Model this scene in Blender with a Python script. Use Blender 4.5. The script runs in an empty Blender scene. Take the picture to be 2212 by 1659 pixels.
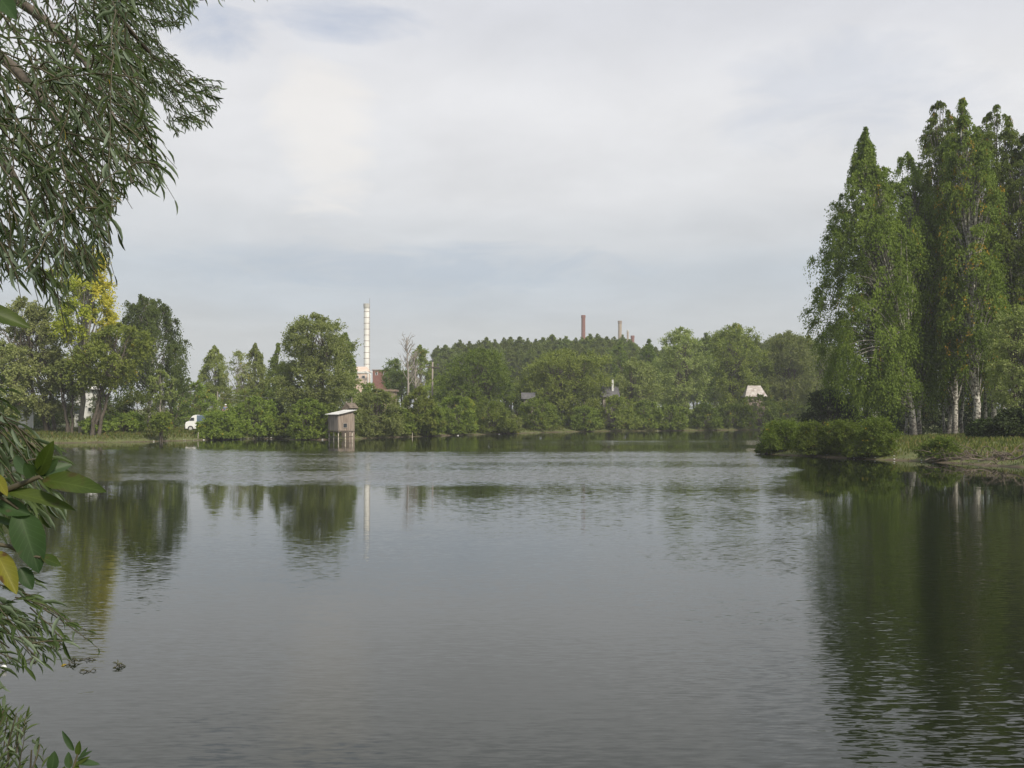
import bpy, math, random
import numpy as np

random.seed(7)
sc = bpy.context.scene
COL = sc.collection
R = math.radians

# ------------------------------------------------------------------ camera
FPX, CX, HY, CAMH = 2268.0, 1106.0, 893.0, 2.6      # photo measured on a 2212 x 1659 grid
cam_d = bpy.data.cameras.new('camera')
cam = bpy.data.objects.new('camera', cam_d)
COL.objects.link(cam)
cam.location = (0, 0, CAMH)
cam.rotation_euler = (R(90), 0, 0)
cam_d.sensor_width = 36
cam_d.lens = 36 * FPX / 2212
cam_d.shift_y = (HY - 829.5) / 2212
cam_d.clip_start = 0.05
cam_d.clip_end = 6000
sc.camera = cam

# ------------------------------------------------------------------ exposure, sky, sun
vs = sc.view_settings
vs.view_transform = 'Standard'
vs.look = 'None'
vs.gamma = 1
vs.exposure = 0
SUN_EL, SUN_AZ = 40.0, 142.0      # azimuth clockwise from +Y (view direction)

world = bpy.data.worlds.new('World')
sc.world = world
world.use_nodes = True
nt = world.node_tree
N, L = nt.nodes, nt.links
N.clear()


def node(nt_, typ, **kw):
    n = nt_.nodes.new(typ)
    for k, v in kw.items():
        setattr(n, k, v)
    return n


def mth(nt_, op, a, b=None, c=None, clamp=False):
    n = nt_.nodes.new('ShaderNodeMath')
    n.operation = op
    n.use_clamp = clamp
    for i, v in enumerate((a, b, c)):
        if v is None:
            continue
        if isinstance(v, (int, float)):
            n.inputs[i].default_value = v
        else:
            nt_.links.new(v, n.inputs[i])
    return n.outputs[0]


def mixc(nt_, fac, a, b, typ='MIX'):
    n = nt_.nodes.new('ShaderNodeMix')
    n.data_type = 'RGBA'
    n.blend_type = typ
    for s, v in ((n.inputs[0], fac), (n.inputs[6], a), (n.inputs[7], b)):
        if isinstance(v, (int, float)):
            s.default_value = v
        elif isinstance(v, (tuple, list)):
            s.default_value = tuple(v) + (1,) * (4 - len(v))
        else:
            nt_.links.new(v, s)
    return n.outputs[2]


def ramp(nt_, fac, stops, interp='LINEAR'):
    n = nt_.nodes.new('ShaderNodeValToRGB')
    n.color_ramp.interpolation = interp
    e = n.color_ramp.elements
    while len(e) < len(stops):
        e.new(0.5)
    for i, (p, c) in enumerate(stops):
        e[i].position = p
        if isinstance(c, (int, float)):
            c = (c, c, c)
        e[i].color = tuple(c) + (1,)
    nt_.links.new(fac, n.inputs[0])
    return n.outputs[0]


def noise(nt_, vec, scale, detail=3, rough=0.5, dist=0.0, out=0):
    n = nt_.nodes.new('ShaderNodeTexNoise')
    n.inputs['Scale'].default_value = scale
    n.inputs['Detail'].default_value = detail
    n.inputs['Roughness'].default_value = rough
    n.inputs['Distortion'].default_value = dist
    if vec is not None:
        nt_.links.new(vec, n.inputs['Vector'])
    return n.outputs[out]


sky = node(nt, 'ShaderNodeTexSky', sky_type='NISHITA', sun_disc=False)
sky.sun_elevation = R(SUN_EL)
sky.sun_rotation = R(SUN_AZ)
sky.air_density = 1.0
sky.dust_density = 2.0
tc = node(nt, 'ShaderNodeTexCoord')
sep = node(nt, 'ShaderNodeSeparateXYZ')
L.new(tc.outputs['Generated'], sep.inputs[0])
zc = mth(nt, 'MAXIMUM', sep.outputs[2], 0.0)
den = mth(nt, 'ADD', zc, 0.16)
comb = node(nt, 'ShaderNodeCombineXYZ')
L.new(mth(nt, 'DIVIDE', sep.outputs[0], den), comb.inputs[0])
L.new(mth(nt, 'DIVIDE', sep.outputs[1], den), comb.inputs[1])
deck = comb.outputs[0]
n_big = noise(nt, deck, 0.55, 5, 0.55, 0.4)
n_fine = noise(nt, deck, 2.2, 6, 0.6, 0.3)
n_wisp = noise(nt, deck, 3.2, 7, 0.62, 0.8)
# brightness of the cloud deck by elevation, its edges pushed about by noise
el = mth(nt, 'ADD', zc, mth(nt, 'MULTIPLY', mth(nt, 'SUBTRACT', n_big, 0.5), 0.10))
deckcol = ramp(nt, el, [(0.0, (0.53, 0.555, 0.56)), (0.06, (0.585, 0.605, 0.615)), (0.125, (0.57, 0.62, 0.67)),
                        (0.165, (0.68, 0.70, 0.725)), (0.21, (0.785, 0.79, 0.805)), (0.28, (0.85, 0.85, 0.865)),
                        (0.36, (0.74, 0.75, 0.79)), (0.6, (0.70, 0.72, 0.78)), (1.0, (0.62, 0.66, 0.74))], 'EASE')
shade = mth(nt, 'ADD', 0.86, mth(nt, 'MULTIPLY', n_fine, 0.31))
shade_rgb = node(nt, 'ShaderNodeCombineColor')
for i in range(3):
    L.new(shade, shade_rgb.inputs[i])
deckcol = mixc(nt, 1.0, deckcol, shade_rgb.outputs[0], 'MULTIPLY')


def patch(vx, vz, rx, rz):
    """soft blob round a direction, for the bright cloud and the blue gaps"""
    ax = mth(nt, 'DIVIDE', mth(nt, 'SUBTRACT', sep.outputs[0], vx), rx)
    az = mth(nt, 'DIVIDE', mth(nt, 'SUBTRACT', sep.outputs[2], vz), rz)
    r2 = mth(nt, 'ADD', mth(nt, 'MULTIPLY', ax, ax), mth(nt, 'MULTIPLY', az, az))
    r2 = mth(nt, 'ADD', r2, mth(nt, 'MULTIPLY', mth(nt, 'SUBTRACT', n_wisp, 0.5), 3.4))
    front = mth(nt, 'GREATER_THAN', sep.outputs[1], 0.0)
    return mth(nt, 'MULTIPLY', mth(nt, 'SUBTRACT', 1.0, r2, clamp=True), front)


def direction(px, py):
    v = np.array([(px - CX) / FPX, 1.0, (HY - py) / FPX])
    v /= np.linalg.norm(v)
    return v[0], v[2]


def blob(px, py, wx, wz):
    a, b = direction(px, py)
    return patch(a, b, wx / FPX, wz / FPX)


bright = blob(700, 290, 110, 190)
deckcol = mixc(nt, mth(nt, 'MULTIPLY', bright, 0.6), deckcol, (0.97, 0.93, 0.88))
band = blob(880, 575, 520, 60)
deckcol = mixc(nt, mth(nt, 'MULTIPLY', band, 0.55), deckcol, (0.46, 0.54, 0.64))
gap = mth(nt, 'MAXIMUM', blob(730, 50, 190, 50), blob(470, 70, 110, 60))
gap = mth(nt, 'MAXIMUM', gap, mth(nt, 'MULTIPLY', blob(1850, 200, 260, 110), 0.45))
gap = mth(nt, 'MULTIPLY', gap, 0.5)
hazy_blue = mixc(nt, 0.45, sky.outputs[0], (5.2, 6.2, 8.4))
deck10 = mixc(nt, 1.0, deckcol, (10, 10, 10), 'MULTIPLY')       # the Background below runs at 0.1
final = mixc(nt, gap, deck10, hazy_blue)
final = mixc(nt, 0.06, final, sky.outputs[0])
bg = node(nt, 'ShaderNodeBackground')
bg.inputs['Strength'].default_value = 0.1
L.new(final, bg.inputs['Color'])
wo = node(nt, 'ShaderNodeOutputWorld')
L.new(bg.outputs[0], wo.inputs['Surface'])

sun_d = bpy.data.lights.new('sun', 'SUN')
sun_d.energy = 4.9
sun_d.angle = R(10)
sun_d.color = (1.0, 0.92, 0.78)
sun = bpy.data.objects.new('sun', sun_d)
COL.objects.link(sun)
sun.rotation_euler = (R(90 - SUN_EL), 0, R(180 - SUN_AZ))
sc.cycles.use_denoising = True
sc.cycles.max_bounces = 6
sc.cycles.diffuse_bounces = 3
sc.cycles.glossy_bounces = 3
sc.cycles.transmission_bounces = 2
sc.cycles.volume_bounces = 0


# ------------------------------------------------------------------ helpers
def X(px, d):
    return (px - CX) / FPX * d


def Z(py, d):
    return CAMH + (HY - py) / FPX * d


def PT(px, py, d):
    return np.array([X(px, d), d, Z(py, d)])


def prop(o, label=None, cat=None, group=None, kind=None):
    for k, v in (('label', label), ('category', cat), ('group', group), ('kind', kind)):
        if v:
            o[k] = v
    return o


def thing(name, label, cat, loc=(0, 0, 0), rz=0.0, group=None):
    o = bpy.data.objects.new(name, None)
    o.empty_display_size = 0.3
    COL.objects.link(o)
    o.location = loc
    o.rotation_euler = (0, 0, rz)
    return prop(o, label, cat, group)


def link(name, me, parent=None, mat=None):
    o = bpy.data.objects.new(name, me)
    COL.objects.link(o)
    if mat is not None and not me.materials:
        me.materials.append(mat)
    if parent is not None:
        o.parent = parent
    return o


def mesh_np(name, V, F, mat=None, smooth=False, attrs=None):
    """V (n,3), F (m,k) with k equal for all faces, or a list of such arrays"""
    Fs = F if isinstance(F, list) else [F]
    Fs = [np.asarray(f, dtype=np.int32) for f in Fs if len(f)]
    me = bpy.data.meshes.new(name)
    V = np.asarray(V, dtype=np.float32)
    me.vertices.add(len(V))
    me.vertices.foreach_set('co', V.ravel())
    loops = np.concatenate([f.ravel() for f in Fs])
    sizes = np.concatenate([np.full(len(f), f.shape[1], dtype=np.int32) for f in Fs])
    starts = np.concatenate([[0], np.cumsum(sizes)[:-1]]).astype(np.int32)
    me.loops.add(len(loops))
    me.loops.foreach_set('vertex_index', loops)
    me.polygons.add(len(sizes))
    me.polygons.foreach_set('loop_start', starts)
    if smooth:
        me.polygons.foreach_set('use_smooth', np.ones(len(sizes), dtype=bool))
    if attrs:
        for k, a in attrs.items():
            at = me.attributes.new(k, 'FLOAT', 'POINT')
            at.data.foreach_set('value', np.asarray(a, dtype=np.float32))
    me.update(calc_edges=True)
    me.validate()
    if mat is not None:
        me.materials.append(mat)
    return me


class MB:
    """collects boxes, tubes, prisms into ONE mesh"""
    def __init__(s):
        s.v, s.f = [], []

    def add(s, V, F):
        k = len(s.v)
        s.v += [tuple(map(float, p)) for p in V]
        s.f += [tuple(i + k for i in f) for f in F]

    def box(s, c, sz, rz=0.0, tilt=None):
        hx, hy, hz = sz[0] / 2, sz[1] / 2, sz[2] / 2
        P = np.array([(x, y, z) for z in (-hz, hz) for x, y in ((-hx, -hy), (hx, -hy), (hx, hy), (-hx, hy))])
        if tilt:
            a = tilt
            P = P @ np.array([[math.cos(a), 0, math.sin(a)], [0, 1, 0], [-math.sin(a), 0, math.cos(a)]])
        c_, s_ = math.cos(rz), math.sin(rz)
        P = P @ np.array([[c_, s_, 0], [-s_, c_, 0], [0, 0, 1]]) + np.array(c)
        s.add(P, [(3, 2, 1, 0), (4, 5, 6, 7), (0, 1, 5, 4), (1, 2, 6, 5), (2, 3, 7, 6), (3, 0, 4, 7)])

    def tube(s, path, rad, n=7, cap=True):
        V, F = tube_np(np.array(path, float), rad, n)
        F = [tuple(f) for f in F]
        m = len(path)
        if cap:
            F.append(tuple(range(n))[::-1])
            F.append(tuple(range((m - 1) * n, m * n)))
        s.add(V, F)

    def prism(s, outline, y0, y1):
        """outline in x,z pushed along y"""
        n = len(outline)
        V = [(x, y0, z) for x, z in outline] + [(x, y1, z) for x, z in outline]
        F = [tuple(range(n)), tuple(range(2 * n - 1, n - 1, -1))]
        F += [(i, i + n, (i + 1) % n + n, (i + 1) % n) for i in range(n)]
        s.add(V, F)

    def build(s, name, mat, parent=None, smooth=False, bevel=0.0):
        me = bpy.data.meshes.new(name)
        me.from_pydata(s.v, [], s.f)
        me.update()
        if smooth:
            for p in me.polygons:
                p.use_smooth = True
        o = link(name, me, parent, mat)
        if bevel:
            b = o.modifiers.new('bevel', 'BEVEL')
            b.width = bevel
            b.segments = 2
            b.limit_method = 'ANGLE'
        return o


def tube_np(P, rad, n=6):
    m = len(P)
    rad = np.broadcast_to(np.asarray(rad, float), (m,))
    T = np.gradient(P, axis=0)
    T /= np.linalg.norm(T, axis=1)[:, None] + 1e-9
    ref = np.array([0.31, 0.22, 0.92]) if abs(T[0] @ np.array([0.31, 0.22, 0.92])) < 0.9 else np.array([1, 0, 0.1])
    A = np.cross(T, ref)
    A /= np.linalg.norm(A, axis=1)[:, None] + 1e-9
    B = np.cross(T, A)
    ang = np.linspace(0, 2 * math.pi, n, endpoint=False)
    ring = (np.cos(ang)[None, :, None] * A[:, None, :] + np.sin(ang)[None, :, None] * B[:, None, :]) * rad[:, None, None]
    V = (P[:, None, :] + ring).reshape(-1, 3)
    i = np.arange(m - 1)[:, None] * n
    j = np.arange(n)[None, :]
    j2 = (j + 1) % n
    F = np.stack([i + j, i + j2, i + n + j2, i + n + j], -1).reshape(-1, 4)
    return V, F


class Tubes:
    def __init__(s):
        s.V, s.F, s.R, s.k = [], [], [], 0

    def add(s, P, rad, n=6):
        V, F = tube_np(np.asarray(P, float), rad, n)
        s.V.append(V)
        s.F.append(F + s.k)
        s.R.append(np.repeat(np.broadcast_to(rad, (len(P),)), n))
        s.k += len(V)

    def mesh(s, name, mat):
        return mesh_np(name, np.concatenate(s.V), np.concatenate(s.F), mat, smooth=True, attrs={'thick': np.concatenate(s.R)})


def norm(a):
    return a / (np.linalg.norm(a, axis=-1, keepdims=True) + 1e-9)


# leaf templates: x across, y along, z out of the leaf
CARD = (np.array([(0, -.5, 0), (.5, 0, .06), (0, .5, 0), (-.5, -.05, .06)]), np.array([(0, 1, 2, 3)]))
LANCE = (np.array([(0, 0, 0), (.34, .2, .10), (0, .2, 0), (-.34, .2, .10), (.5, .5, .14), (0, .5, .03), (-.5, .5, .14),
                   (.3, .8, .06), (0, .8, .0), (-.3, .8, .06), (0, 1, -.07)]),
         [np.array([(0, 1, 2), (0, 2, 3), (7, 10, 8), (8, 10, 9)]),
          np.array([(1, 4, 5, 2), (2, 5, 6, 3), (4, 7, 8, 5), (5, 8, 9, 6)])])


def scatter(tpl, C, A, Nn, Ln, Wd, tone, yel, name, mat, smooth=False):
    TV, TF = tpl
    A = norm(A)
    Bx = norm(np.cross(A, Nn))
    Nn = np.cross(Bx, A)
    n, k = len(C), len(TV)
    Ln = np.broadcast_to(Ln, (n,))
    Wd = np.broadcast_to(Wd, (n,))
    V = (C[:, None, :] + TV[None, :, 0, None] * (Bx * Wd[:, None])[:, None, :]
         + TV[None, :, 1, None] * (A * Ln[:, None])[:, None, :]
         + TV[None, :, 2, None] * (Nn * Ln[:, None])[:, None, :]).reshape(-1, 3)
    TF = TF if isinstance(TF, list) else [TF]
    Fs = [(np.arange(n)[:, None, None] * k + f[None]).reshape(-1, f.shape[1]) for f in TF]
    return mesh_np(name, V, Fs, mat, smooth, {'tone': np.repeat(tone, k), 'yel': np.repeat(yel, k)})


# ------------------------------------------------------------------ materials
def newmat(name):
    m = bpy.data.materials.new(name)
    m.use_nodes = True
    t = m.node_tree
    for n in list(t.nodes):
        if n.type != 'OUTPUT_MATERIAL' and n.type != 'BSDF_PRINCIPLED':
            t.nodes.remove(n)
    b = next(n for n in t.nodes if n.type == 'BSDF_PRINCIPLED')
    o = next(n for n in t.nodes if n.type == 'OUTPUT_MATERIAL')
    return m, t, b, o


def attr(t, name):
    a = t.nodes.new('ShaderNodeAttribute')
    a.attribute_name = name
    return a.outputs['Fac']


def foliage(name, dark, light, yellow=(0.32, 0.25, 0.03), trans=0.36, rough=0.7, under=None, nscale=0.35):
    m, t, b, o = newmat(name)
    tco = t.nodes.new('ShaderNodeTexCoord')
    nz = noise(t, tco.outputs['Object'], nscale, 3)
    f = mth(t, 'ADD', mth(t, 'MULTIPLY', attr(t, 'tone'), 0.6), mth(t, 'MULTIPLY', nz, 0.9))
    f = mth(t, 'SUBTRACT', f, 0.25, clamp=True)
    c = mixc(t, f, dark, light)
    c = mixc(t, attr(t, 'yel'), c, yellow)
    oi = t.nodes.new('ShaderNodeObjectInfo')
    hs = t.nodes.new('ShaderNodeHueSaturation')
    t.links.new(mth(t, 'ADD', 0.484, mth(t, 'MULTIPLY', oi.outputs['Random'], 0.014)), hs.inputs['Hue'])
    t.links.new(mth(t, 'ADD', 0.84, mth(t, 'MULTIPLY', oi.outputs['Random'], 0.42)), hs.inputs['Value'])
    t.links.new(c, hs.inputs['Color'])
    c = hs.outputs[0]
    if under:
        g = t.nodes.new('ShaderNodeNewGeometry')
        c = mixc(t, g.outputs['Backfacing'], c, under)
    t.links.new(c, b.inputs['Base Color'])
    b.inputs['Roughness'].default_value = rough
    b.inputs['Specular IOR Level'].default_value = 0.18
    tr = t.nodes.new('ShaderNodeBsdfTranslucent')
    tcx = mixc(t, 1.0, c, (1.15, 1.35, 0.6), 'MULTIPLY')
    t.links.new(tcx, tr.inputs['Color'])
    mx = t.nodes.new('ShaderNodeMixShader')
    mx.inputs[0].default_value = trans
    t.links.new(b.outputs[0], mx.inputs[1])
    t.links.new(tr.outputs[0], mx.inputs[2])
    t.links.new(mx.outputs[0], o.inputs['Surface'])
    return m


def simple(name, c1, c2, scale=3.0, rough=0.8, stretch=None, metal=0.0, detail=4, bump=0.0):
    m, t, b, o = newmat(name)
    tco = t.nodes.new('ShaderNodeTexCoord')
    v = tco.outputs['Object']
    if stretch:
        mp = t.nodes.new('ShaderNodeMapping')
        mp.inputs['Scale'].default_value = stretch
        t.links.new(v, mp.inputs[0])
        v = mp.outputs[0]
    nz = noise(t, v, scale, detail, 0.6)
    f = ramp(t, nz, [(0.32, 0.0), (0.68, 1.0)])
    t.links.new(mixc(t, f, c1, c2), b.inputs['Base Color'])
    b.inputs['Roughness'].default_value = rough
    b.inputs['Metallic'].default_value = metal
    if bump:
        bp = t.nodes.new('ShaderNodeBump')
        bp.inputs['Distance'].default_value = bump
        t.links.new(nz, bp.inputs['Height'])
        t.links.new(bp.outputs[0], b.inputs['Normal'])
    return m


M = {}
M['willow'] = foliage('willow leaves', (0.125, 0.16, 0.045), (0.255, 0.295, 0.105))
M['willow_green'] = foliage('green willow leaves', (0.115, 0.16, 0.03), (0.24, 0.29, 0.065))
M['pale_willow'] = foliage('pale willow leaves', (0.15, 0.185, 0.06), (0.3, 0.335, 0.135))
M['bush'] = foliage('bush leaves', (0.085, 0.13, 0.022), (0.205, 0.27, 0.05))
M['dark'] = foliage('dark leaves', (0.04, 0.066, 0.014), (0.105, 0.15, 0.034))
M['deep'] = foliage('deep shade leaves', (0.020, 0.036, 0.008), (0.055, 0.085, 0.02), trans=0.15)  # leaf colour darkened further to stand in for shade around the birch trunks
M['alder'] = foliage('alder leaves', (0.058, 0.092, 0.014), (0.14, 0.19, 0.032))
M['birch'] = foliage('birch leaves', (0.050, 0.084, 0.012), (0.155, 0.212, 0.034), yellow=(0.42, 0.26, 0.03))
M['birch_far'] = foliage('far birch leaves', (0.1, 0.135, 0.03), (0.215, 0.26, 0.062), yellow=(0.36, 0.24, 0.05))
M['poplar'] = foliage('poplar leaves', (0.19, 0.23, 0.025), (0.33, 0.37, 0.05), yellow=(0.46, 0.41, 0.05), trans=0.35)
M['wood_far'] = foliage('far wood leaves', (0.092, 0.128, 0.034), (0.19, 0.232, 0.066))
M['near_willow'] = foliage('near willow leaves', (0.022, 0.042, 0.012), (0.068, 0.10, 0.034), under=(0.15, 0.19, 0.13),
                           rough=0.55, nscale=4.0, trans=0.25)
M['grass'] = foliage('grass', (0.045, 0.068, 0.014), (0.115, 0.135, 0.030), yellow=(0.17, 0.14, 0.055))
M['bark'] = simple('grey brown bark', (0.045, 0.036, 0.027), (0.12, 0.10, 0.078), 4, 0.9, (3, 3, 0.6), bump=0.02)
M['twig'] = simple('twig bark', (0.035, 0.03, 0.016), (0.075, 0.065, 0.036), 9, 0.8)
M['pale_bark'] = simple('pale grey bark', (0.13, 0.12, 0.10), (0.30, 0.28, 0.24), 3, 0.85, (2, 2, 0.7))
M['dead'] = simple('bare grey wood', (0.17, 0.15, 0.125), (0.33, 0.30, 0.27), 3, 0.9)


def birch_bark():
    m, t, b, o = newmat('birch bark')
    tco = t.nodes.new('ShaderNodeTexCoord')
    mp = t.nodes.new('ShaderNodeMapping')
    mp.inputs['Scale'].default_value = (2.2, 2.2, 3.6)
    t.links.new(tco.outputs['Object'], mp.inputs[0])
    nz = noise(t, mp.outputs[0], 1.6, 5, 0.65, 0.6)
    f = ramp(t, nz, [(0.46, 0.0), (0.56, 1.0)])
    c = mixc(t, f, (0.50, 0.48, 0.43), (0.06, 0.052, 0.045))
    # the rough black foot of an old birch
    s = t.nodes.new('ShaderNodeSeparateXYZ')
    t.links.new(tco.outputs['Object'], s.inputs[0])
    low = mth(t, 'SUBTRACT', 1.0, mth(t, 'DIVIDE', s.outputs[2], 2.2), clamp=True)
    c = mixc(t, mth(t, 'MULTIPLY', low, 0.85), c, (0.075, 0.062, 0.052))
    thin = mth(t, 'SUBTRACT', 1.0, mth(t, 'DIVIDE', attr(t, 'thick'), 0.05), clamp=True)      # twigs are brown, only stems are white
    c = mixc(t, thin, c, (0.07, 0.05, 0.035))
    t.links.new(c, b.inputs['Base Color'])
    b.inputs['Roughness'].default_value = 0.75
    return m


M['birch_bark'] = birch_bark()
M['planks'] = simple('weathered planks', (0.13, 0.10, 0.08), (0.33, 0.275, 0.225), 2.0, 0.85, (7, 7, 0.35))
M['planks_grey'] = simple('grey planks', (0.15, 0.13, 0.115), (0.33, 0.29, 0.255), 2.0, 0.85, (7, 7, 0.35))
M['dark_wood'] = simple('dark wet wood', (0.04, 0.032, 0.025), (0.11, 0.09, 0.07), 3, 0.8)
M['stake'] = simple('bleached stake wood', (0.28, 0.25, 0.20), (0.48, 0.44, 0.37), 4, 0.85)
M['slate'] = simple('pale fibre cement sheet', (0.38, 0.38, 0.37), (0.60, 0.60, 0.58), 1.6, 0.8)
M['pale_roof'] = simple('pale stained roofing', (0.24, 0.20, 0.175), (0.50, 0.475, 0.45), 2.2, 0.85)
M['dark_roof'] = simple('dark roofing', (0.05, 0.05, 0.055), (0.13, 0.125, 0.13), 1.5, 0.85)
M['white'] = simple('white paint', (0.50, 0.50, 0.48), (0.72, 0.72, 0.70), 1.2, 0.55)
M['vanwhite'] = simple('van white paint', (0.72, 0.73, 0.74), (0.82, 0.82, 0.82), 1.0, 0.35)
M['vanblue'] = simple('van blue grey paint', (0.10, 0.145, 0.20), (0.14, 0.19, 0.25), 1.0, 0.4)
M['glass'] = simple('dark glass', (0.03, 0.035, 0.04), (0.05, 0.06, 0.07), 1.0, 0.12)
M['rubber'] = simple('black rubber', (0.02, 0.02, 0.02), (0.035, 0.035, 0.035), 4, 0.8)
M['chimney'] = simple('pale chimney metal', (0.60, 0.59, 0.56), (0.80, 0.79, 0.77), 0.45, 0.6, (1, 1, 0.5))
M['band'] = simple('rusty band', (0.16, 0.13, 0.12), (0.30, 0.24, 0.21), 2, 0.8)
M['peach'] = simple('pale orange render', (0.52, 0.38, 0.30), (0.66, 0.52, 0.43), 0.5, 0.85)
M['concrete'] = simple('concrete', (0.33, 0.32, 0.30), (0.50, 0.49, 0.46), 0.8, 0.9)
M['shirt'] = simple('blue cloth', (0.12, 0.16, 0.27), (0.16, 0.21, 0.34), 5, 0.9)
M['skin'] = simple('skin', (0.42, 0.26, 0.19), (0.48, 0.31, 0.23), 5, 0.6)
M['cloth_white'] = simple('white cloth', (0.72, 0.72, 0.72), (0.8, 0.8, 0.8), 5, 0.9)
M['trousers'] = simple('dark cloth', (0.04, 0.04, 0.05), (0.07, 0.07, 0.08), 5, 0.9)
M['dead2'] = simple('weathered driftwood', (0.075, 0.058, 0.042), (0.19, 0.155, 0.12), 3, 0.9)
M['litter'] = simple('white plastic', (0.60, 0.60, 0.58), (0.80, 0.80, 0.80), 5, 0.5)


def brick(name, c1, c2, mortar, scale=1.0):
    m, t, b, o = newmat(name)
    tco = t.nodes.new('ShaderNodeTexCoord')
    mp = t.nodes.new('ShaderNodeMapping')
    mp.inputs['Rotation'].default_value = (R(90), 0, 0)
    t.links.new(tco.outputs['Object'], mp.inputs[0])
    br = t.nodes.new('ShaderNodeTexBrick')
    br.inputs['Color1'].default_value = c1 + (1,)
    br.inputs['Color2'].default_value = c2 + (1,)
    br.inputs['Mortar'].default_value = mortar + (1,)
    br.inputs['Scale'].default_value = scale
    t.links.new(mp.outputs[0], br.inputs['Vector'])
    nz = noise(t, tco.outputs['Object'], 0.35, 4)
    c = mixc(t, mth(t, 'MULTIPLY', nz, 0.5), br.outputs[0], tuple(x * 0.45 for x in c1))
    t.links.new(c, b.inputs['Base Color'])
    b.inputs['Roughness'].default_value = 0.9
    return m


M['brick'] = brick('red brick', (0.21, 0.068, 0.042), (0.17, 0.052, 0.034), (0.18, 0.11, 0.085))
M['brick_pale'] = brick('pale brick', (0.30, 0.21, 0.14), (0.42, 0.35, 0.26), (0.33, 0.29, 0.24))
M['brick_old'] = brick('old brown brick', (0.26, 0.19, 0.145), (0.22, 0.155, 0.12), (0.28, 0.24, 0.2))


def broadleaf(name, c1, c2, spot):
    m, t, b, o = newmat(name)
    tco = t.nodes.new('ShaderNodeTexCoord')
    nz = noise(t, tco.outputs['Object'], 14, 3)
    c = mixc(t, ramp(t, nz, [(0.35, 0.0), (0.65, 1.0)]), c1, c2)
    ns = noise(t, tco.outputs['Object'], 42, 2)
    c = mixc(t, ramp(t, ns, [(0.60, 0.0), (0.68, 1.0)]), c, spot)
    # side veins, from the leaf's own along / across attributes
    al, ac = attr(t, 'along'), attr(t, 'across')
    w = mth(t, 'SUBTRACT', mth(t, 'MULTIPLY', al, 9.0), mth(t, 'MULTIPLY', ac, 2.2))
    w = mth(t, 'ABSOLUTE', mth(t, 'SUBTRACT', mth(t, 'FRACT', w), 0.5))
    vein = mth(t, 'LESS_THAN', w, 0.045)
    mid = mth(t, 'LESS_THAN', ac, 0.05)
    vein = mth(t, 'MAXIMUM', vein, mid)
    c = mixc(t, mth(t, 'MULTIPLY', vein, 0.2), c, tuple(min(1, x * 2.0 + 0.02) for x in c2))
    t.links.new(c, b.inputs['Base Color'])
    b.inputs['Roughness'].default_value = 0.5
    b.inputs['Specular IOR Level'].default_value = 0.25
    tr = t.nodes.new('ShaderNodeBsdfTranslucent')
    t.links.new(mixc(t, 1.0, c, (1.3, 1.5, 0.5), 'MULTIPLY'), tr.inputs['Color'])
    mx = t.nodes.new('ShaderNodeMixShader')
    mx.inputs[0].default_value = 0.3
    t.links.new(b.outputs[0], mx.inputs[1])
    t.links.new(tr.outputs[0], mx.inputs[2])
    t.links.new(mx.outputs[0], o.inputs['Surface'])
    return m


M['leaf_green'] = broadleaf('broad green leaf', (0.028, 0.048, 0.008), (0.055, 0.078, 0.014), (0.05, 0.045, 0.015))
M['leaf_bluish'] = broadleaf('broad bluish leaf', (0.024, 0.048, 0.018), (0.046, 0.076, 0.032), (0.09, 0.08, 0.04))
M['leaf_dark'] = broadleaf('broad dark leaf', (0.018, 0.04, 0.012), (0.03, 0.06, 0.018), (0.06, 0.05, 0.03))
M['leaf_yellow'] = broadleaf('broad yellow leaf', (0.095, 0.105, 0.01), (0.15, 0.135, 0.013), (0.07, 0.04, 0.012))

# ------------------------------------------------------------------ ground and water
POND = np.array([(-39.4, 92), (-33.8, 95), (-30.7, 100), (-27.7, 106.5), (-24.1, 108.5), (-21.5, 104.5), (-18.2, 101.7), (-15.9, 107.2),
                 (-11.5, 115.6), (-5.9, 125.5), (1.45, 137), (9.6, 151), (20, 155), (31.6, 161.5), (39, 166), (50, 168),
                 (64, 160), (66, 140), (55, 115), (42, 98), (30, 87), (22, 80), (17.8, 75), (15.9, 70.5), (16.0, 66), (18, 62),
                 (22, 57), (24.2, 50), (31, 42), (38, 32), (42, 20), (38, 6), (25, 1), (8, 3.0), (2, 3.2), (-2, 4), (-3.8, 6),
                 (-6.5, 8), (-14, 12), (-25, 22), (-35, 40), (-42, 60), (-45, 75), (-43.5, 88)], float)


def chaikin(P, k=2):
    for _ in range(k):
        Q = np.roll(P, -1, 0)
        P = np.stack([P * .75 + Q * .25, P * .25 + Q * .75], 1).reshape(-1, 2)
    return P


SHORE = chaikin(POND, 2)


def sdist(x, y):
    """signed distance to the shoreline, positive on land"""
    p = np.stack([np.ravel(x), np.ravel(y)], 1)
    A, B = SHORE, np.roll(SHORE, -1, 0)
    best = np.full(len(p), 1e9)
    inside = np.zeros(len(p), bool)
    for a, b in zip(A, B):
        ab = b - a
        t = np.clip(((p - a) @ ab) / (ab @ ab + 1e-12), 0, 1)
        dd = np.hypot(*(p - a - t[:, None] * ab).T)
        best = np.minimum(best, dd)
        c = ((a[1] > p[:, 1]) != (b[1] > p[:, 1]))
        xi = (b[0] - a[0]) * (p[:, 1] - a[1]) / (b[1] - a[1] + 1e-12) + a[0]
        inside ^= c & (p[:, 0] < xi)
    return np.where(inside, -best, best).reshape(np.shape(x))


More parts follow.
